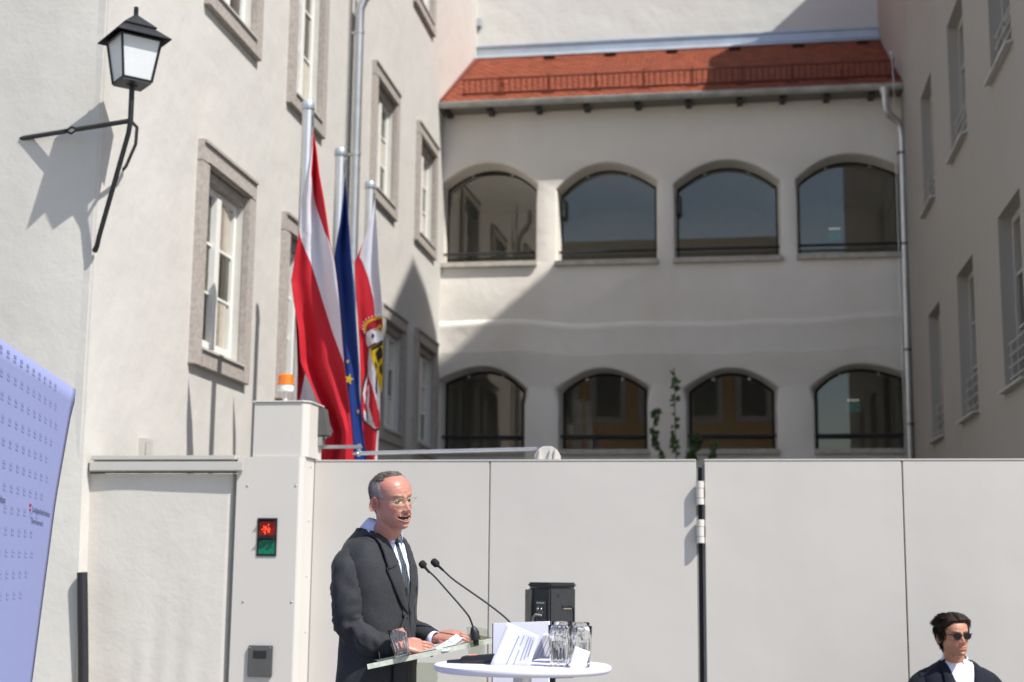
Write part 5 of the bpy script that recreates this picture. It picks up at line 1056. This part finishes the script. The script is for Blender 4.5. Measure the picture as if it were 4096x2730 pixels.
# microphone lying on the table
hm = thing('handheld_microphone', 'black handheld microphone with an orange ring lying on the white table', 'microphone', at(1850, 2620, 5.33))
p = [at(1790, 2617, 5.40), at(1848, 2614, 5.39), at(1853, 2611, 5.39), at(1975, 2603, 5.37), at(2020, 2600, 5.36)]; dz = TC.z + .0195 - p[3].z; p = [q + Vector((0, 0, dz)) for q in p]
m = MB(); m.tube(p[:2] + [p[1].lerp(p[2], .2)], [.0085, .0098, .010], 16); part('tail', m, BLK, hm, smooth=50)
m = MB(); m.tube([p[1], p[2], p[2].lerp(p[3], .1), p[3], p[4]], [.012, .0165, .019, .0192, .0192], 18); part('handle', m, mat('satin_black', (.016, .017, .02), .4), hm, smooth=50)
m = MB(); a, b = p[2].lerp(p[3], .2), p[2].lerp(p[3], .48); m.rows([[q + Vector((0, 0, .0196 * sin(th))) + Vector((0, -1, 0)) * .0196 * cos(th) for th in [radians(62) + radians(66) * k / 8 for k in range(9)]] for q in (a, b)]); part('ring', m, mat('orange_band', (.65, .13, .03), .5), hm)
# papers
def leaning(label, tl, tr, br, bl, lines, bend=.02, group='white papers standing on the round table'):
    t = thing('paper_sheet', label, 'paper', bl, group); n = 10; m = MB(); nn = (tr - tl).cross(bl - tl).normalized()
    gpt = lambda u, v: tl.lerp(tr, u).lerp(bl.lerp(br, u), v) + nn * bend * sin(pi * u)
    m.rows([[gpt(i / n, j / n) for i in range(n + 1)] for j in range(n + 1)]); o = part('sheet', m, PAP, t, smooth=60); sd = o.modifiers.new('Solidify', 'SOLIDIFY'); sd.thickness = .0006
    for (u0, v0, u1, v1, wd) in lines:
        m = MB(); K = 6; off = nn * (.0016 if nn.dot(CAM - tl) > 0 else -.0016); m.rows([[gpt(u0 + (u1 - u0) * k / K, v0 + (v1 - v0) * k / K) + off for k in range(K + 1)], [gpt(u0 + (u1 - u0) * k / K + wd, v0 + (v1 - v0) * k / K) + off for k in range(K + 1)]]); part('print_line', m, mat('grey_print', (.32, .33, .45), .8) if 'grey_print' not in bpy.data.materials else bpy.data.materials['grey_print'], t)
    return t
zt_ = TC.z + .001
def tz(p): return Vector((p.x, p.y, zt_))
leaning('large printed sheet leaning to the left of the drinking glasses', at(2030, 2491, 5.30), at(2155, 2545, 5.25), tz(at(2120, 2700, 5.23)), tz(at(1960, 2690, 5.28)), [(.42, .2, .36, .98, .028), (.56, .14, .54, .45, .024), (.56, .55, .54, .98, .024), (.70, .14, .68, .85, .024), (.78, .14, .77, .8, .024), (.86, .18, .85, .7, .024)], .012)
leaning('smaller curled printed sheet standing behind the drinking glasses', at(2175, 2536, 5.52), at(2262, 2560, 5.56), tz(at(2250, 2660, 5.55)), tz(at(2120, 2660, 5.52)), [(.25, .1, .2, .9, .03), (.4, .1, .36, .9, .03), (.55, .1, .52, .9, .03), (.7, .1, .67, .8, .03)], .03)
leaning('blank white card leaning against the right of the drinking glasses', at(2300, 2586, 5.19), at(2361, 2609, 5.185), tz(at(2340, 2690, 5.17)), tz(at(2278, 2680, 5.18)), [], .004)
for lab, x, dep, h, fill in (('near left faceted water glass standing on the round table', 2238, 5.26, .150, .62), ('near right faceted water glass on the table beside the blank card', 2322, 5.24, .148, .60), ('far left tall glass standing behind the near water glasses', 2247, 5.46, .156, .45), ('far right tall glass behind the near right water glass', 2316, 5.50, .152, .4)):
    q = at(x, 2640, dep); tumbler(lab, Vector((q.x, q.y, zt_)), h, .043 if dep < 5.4 else .041, fill, group='drinking glasses on the round table')

# ------------------------------------------------------------------ loudspeaker
ls = thing('loudspeaker', 'black loudspeaker cabinet seen from behind in front of the gate', 'loudspeaker', (-1.07, 8.15, 1.55))
SPK = mat('black_speaker_paint', (.022, .024, .027), .6, var=.2, scale=40, bump=.4, bscale=250)
E0, E1, E2 = at(2112, 2345, 8.12), at(2200, 2352, 8.0), at(2304, 2352, 8.10)
n1 = Vector((0, 0, 1)); zb_ = E1.z - .50; zt2 = E1.z
pl_ = [Vector((q.x, q.y, zb_)) for q in (E0, E1, E2)]; bk_ = pl_[0] + (pl_[2] - pl_[1]) * 1.15; 
m = MB(); m.prism([pl_[0], pl_[1], pl_[2], bk_], (0, 0, zt2 - zb_)); part('cabinet', m, SPK, ls, bevel=.008)
ctr = (pl_[0] + pl_[1] + pl_[2] + bk_) / 4
def grow(P, k): return [ctr + (q - ctr) * k for q in P]
m = MB(); m.prism([q + Vector((0, 0, zt2 - zb_ + .001)) for q in grow([pl_[0], pl_[1], pl_[2], bk_], 1.05)], (0, 0, .028)); part('top_cap', m, BLK, ls, bevel=.010)
def face(i, j, off): # panel on a side face in (u 0..1, height below top)
    a, b = pl_[i], pl_[j]; d = b - a; nrm = Vector((d.y, -d.x, 0)).normalized(); nrm = nrm if nrm.dot(CAM - a) > 0 else -nrm
    return lambda q: a + d * q[0] + nrm * (q[1] + off) + Vector((0, 0, zt2 - zb_ - q[2]))
F0 = face(0, 1, 0); F1_ = face(1, 2, 0)
m = MB(F0); m.box((-.06, -.01, .012), (.20, .012, .48)); part('lit_side_strip', m, mat('lit_side_tone', (.17, .155, .13), .5, metal=.3, var=.2), ls)  # brown-grey strip paints the sunlit side of the cabinet
m = MB(F0); m.box((.38, .0, .07), (.86, .005, .42)); pan = part('connector_panel', m, mat('panel_black', (.035, .037, .045), .35), ls, bevel=.003)
m = MB(F0); m.box((.42, .0052, .082), (.78, .0062, .088)); m.box((.5, .0052, .135), (.56, .0062, .138)); m.box((.66, .0052, .135), (.72, .0062, .138)); m.box((.66, .0052, .205), (.76, .0062, .208)); part('panel_print', m, SCR, pan)
m = MB(F0)
for u, z in ((.52, .125), (.68, .125)): m.ball(F0((u, .008, z)) if 0 else (u, .008, z), .001)
m = MB(); 
for u, z in ((.50, .120), (.66, .120)): m.ball(F0((u, .008, z)), .008, 8)
part('knob', m, SCR, pan, smooth=60)
m = MB(); m.ball(F0((.52, .006, .19)), .011, 10); m.ball(F0((.52, .014, .19)), .004, 6); part('socket', m, mat('amber_led', (.35, .12, .03), .4), pan, smooth=60)
m = MB(); m.tube([F0((.70, .01, .155)), F0((.52, .03, .15)), F0((.42, .03, .165)), F0((.38, .03, .21)), F0((.36, .03, .33)), F0((.34, .03, .7))], .0065, 8); part('cable', m, mat('grey_cable', (.30, .30, .28), .6), ls, smooth=60)
m = MB(F1_); m.box((.28, -.002, .034), (.36, .002, .052)); part('bolt_hole', m, BLR, ls)
m = MB(); c_ = lambda u, z: F1_((u, .001, z))
m.tube([c_(.48, .105), c_(.80, .100), c_(.90, .115), c_(.92, .16), c_(.90, .21), c_(.82, .225), c_(.70, .222)], .006, 6); part('handle_recess', m, BLR, ls, smooth=60)
for z, u0, u1 in ((.117, .5, .82), (.205, .72, .88)): m = MB(); m.tube([c_(u0, z), c_(u1, z)], .004, 6); part('handle_lip', m, mat('pale_edge', (.35, .32, .27), .4, metal=.5), ls)  # paler strips just inside the handle outline
ss = thing('speaker_stand', 'black tripod stand holding the loudspeaker behind the lectern', 'speaker stand', (ctr.x, ctr.y, 0))
m = MB(); m.tube([(ctr.x, ctr.y, .35), (ctr.x, ctr.y, zb_ - .001)], .018, 12); part('pole', m, BLK, ss, smooth=50)
for k in range(3):
    a = 2 * pi * k / 3 + .4; m = MB(); m.tube([(ctr.x, ctr.y, .7), (ctr.x + .5 * cos(a), ctr.y + .5 * sin(a), .012)], .012, 8); m.tube([(ctr.x, ctr.y, .35), (ctr.x + .28 * cos(a), ctr.y + .28 * sin(a), .32)], .008, 6); part('leg', m, BLK, ss, smooth=50)

# ------------------------------------------------------------------ blue press backdrop
bd = Vector((sin(radians(-16.85)), cos(radians(-16.85)), 0)); bn = Vector((bd.y, -bd.x, 0)); B0 = at(303, 1557, 6.7)
BP = lambda x, y, off=0: onp(B0 + bn * off, bn, x, y)
def UV(x, y): q = BP(x, y) - B0; return q.dot(bd), q.z
def BW(u, v, off=0): return B0 + bd * u + bn * off + Vector((0, 0, v))
bk = thing('press_backdrop', 'lavender blue fabric press backdrop with lettering at the left edge', 'backdrop', (B0.x, B0.y, 0))
BAN = mat('lavender_fabric', (.265, .30, .545), .8, var=.02, scale=1, bump=.1, bscale=400)
tl = UV(0, 1356); tr = UV(303, 1557); r2 = UV(225, 2000); r3 = UV(150, 2570); sl_ = (tr[1] - tl[1]) / (tr[0] - tl[0])
pb = (r3[0] + (r3[0] - tr[0]) * .9, ZS * 0 + .05 - B0.z); u0 = -2.6
m = MB(); NU, NV = 30, 40; rows = []
def edge_u(v): # right-hand edge of the fabric at height v
    pts = [(tr[1], tr[0]), (r2[1], r2[0]), (r3[1], r3[0]), (.05 - B0.z, r3[0] + (r3[0] - r2[0]) / (r3[1] - r2[1]) * (.05 - B0.z - r3[1]))]
    for (va, ua), (vb, ub) in zip(pts[:-1], pts[1:]):
        if v >= vb - 1e-6: return ua + (ub - ua) * (va - v) / (va - vb)
    return pts[-1][1]
for j in range(NV + 1):
    row = []
    for i in range(NU + 1):
        u = i / NU; vt = tr[1] + sl_ * 0; top = tr[1] + sl_ * (u0 - tr[0]) * (1 - u); v = top + (.05 - B0.z - top) * j / NV; ue = edge_u(min(v, tr[1])); x = u0 + (ue - u0) * u
        wr = .010 * exp(-((v - tr[1]) / .12) ** 2) * exp(-((x - tr[0]) / .10) ** 2) * sin((x - tr[0]) * 160 + (v - tr[1]) * 60); row.append(BW(x, v, wr))
    rows.append(row)
m.rows(rows); fb = part('fabric', m, BAN, bk, smooth=60); sd = fb.modifiers.new('Solidify', 'SOLIDIFY'); sd.thickness = .004; sd.offset = 1
m = MB(); m.tube([BW(u0, tr[1] + sl_ * (u0 - tr[0]) - .01, -.03), BW(tr[0] - .01, tr[1] - .012, -.03), BW(edge_u(r3[1]) - .01, r3[1], -.03), BW(edge_u(-2) - .01, .05 - B0.z, -.03)], .016, 10); part('frame_tube', m, ALU, bk, smooth=50)
m = MB(); q = BW(edge_u(-2) - .02, 0); q2 = BW(u0, 0)
for p_ in (q, q2): m.box((p_.x - .25, p_.y - .04, 0), (p_.x + .25, p_.y + .04, .05))
part('foot', m, ALU, bk)
TN = [mat('print_blue_%s' % n_, c, .8, var=.01) for n_, c in (('deep', (.225, .262, .48)), ('mid', (.237, .274, .50)), ('faint', (.250, .286, .525)))]
a0, a1 = UV(4.5, 1389), UV(222, 1543); a2 = UV(19, 1938); du = (a1[0] - a0[0]) / 9; tilt = (a1[1] - a0[1]) / (a1[0] - a0[0]); dv = (a2[1] - a0[1]) / 6; us = (a2[0] - a0[0]) / 6
PM = [MB(), MB(), MB()]
for r in range(12):
    for c in range(-12, 10):
        u = a0[0] + du * c + us * r; v = a0[1] + dv * r + tilt * (u - a0[0]) * max(0, 1 - r / 11); 
        if u > edge_u(min(v, tr[1])) - .05 or u < u0 + .05: continue
        f = (2 if c > 6 or r > 8 else 1 if c > 3 or r > 5 else 0); s = du * .30
        if r * .7 + c > 10.5: continue
        for k, (dz, hs) in enumerate(((.0, .27), (dv * .22, .22))): PM[f].F([BW(u + s * p_ , v + dz + dv * -hs * .5 * q_ * .9, .0012) for p_, q_ in ((-.62, -.62), (.62, -.62), (.62, .62), (-.62, .62))])
for k in range(3):
    if PM[k].f: part('print_pattern', PM[k], TN[k], fb)
FNT = mat('print_navy', (.035, .035, .10), .8)
def text(s, p0, p1, hgt, m_, right=False):
    # baseline from pixel p0 to p1 on the fabric; hgt = cap height in px at p0
    a, b = UV(*p0), UV(*p1); h = UV(p0[0], p0[1] - hgt)[1] - a[1]
    c = bpy.data.curves.new('lettering', 'FONT'); c.body = s; c.size = 1; o = bpy.data.objects.new('lettering', c); COL.objects.link(o); bpy.context.view_layer.update()
    me = bpy.data.meshes.new_from_object(o.evaluated_get(bpy.context.evaluated_depsgraph_get())); bpy.data.objects.remove(o)
    xs_ = [v.co.x for v in me.vertices]; w0, w1 = min(xs_), max(xs_); ln = sqrt((b[0]-a[0])**2 + (b[1]-a[1])**2); ca, sa = (b[0]-a[0]) / ln, (b[1]-a[1]) / ln; k = h / .72
    for v in me.vertices:
        t_ = (v.co.x - w0) / (w1 - w0) * ln; y_ = v.co.y * k; v.co = BW(a[0] + t_ * ca, a[1] + t_ * sa + y_, .002)
    me.materials.append(m_); return link('lettering', me, fb), (ca, sa, ln, h, a, b)
p0, p1 = (128, 2047), (198, 2070); _, (ca, sa, ln, h, a, b) = text('Landespolizeidirektion', p0, p1, 25, FNT); text('Oberösterreich', (123, 2091), (170, 2106), 22, FNT)
RDL = mat('print_red', (.48, .01, .05), .8); m = MB()
for (x0_, x1_, y0_, y1_) in ((117, 125, 2014.5, 2026), (117, 123, 2034, 2043)): m.F([BW(*UV(x0_, y0_), .002), BW(*UV(x1_, y0_ + 2.5), .002), BW(*UV(x1_ - 1, y1_ + 1.5), .002), BW(*UV(x0_ - .5, y1_), .002)])
part('emblem', m, RDL, fb)
e_ = UV(18.5, 2016)
def repeat_text(s, end, ln_, h_):
    c = bpy.data.curves.new('lettering', 'FONT'); c.body = s; c.size = 1; o = bpy.data.objects.new('lettering', c); COL.objects.link(o); bpy.context.view_layer.update()
    me = bpy.data.meshes.new_from_object(o.evaluated_get(bpy.context.evaluated_depsgraph_get())); bpy.data.objects.remove(o); xs_ = [v.co.x for v in me.vertices]; w0, w1 = min(xs_), max(xs_)
    for v in me.vertices: t_ = (v.co.x - w1) / (w1 - w0) * ln_; v.co = BW(end[0] + t_ * ca, end[1] + t_ * sa + v.co.y * h_ / .72, .002)
    me.materials.append(FNT); link('lettering', me, fb)
repeat_text('Landespolizeidirektion', e_, ln * 1.1, h * 1.15)
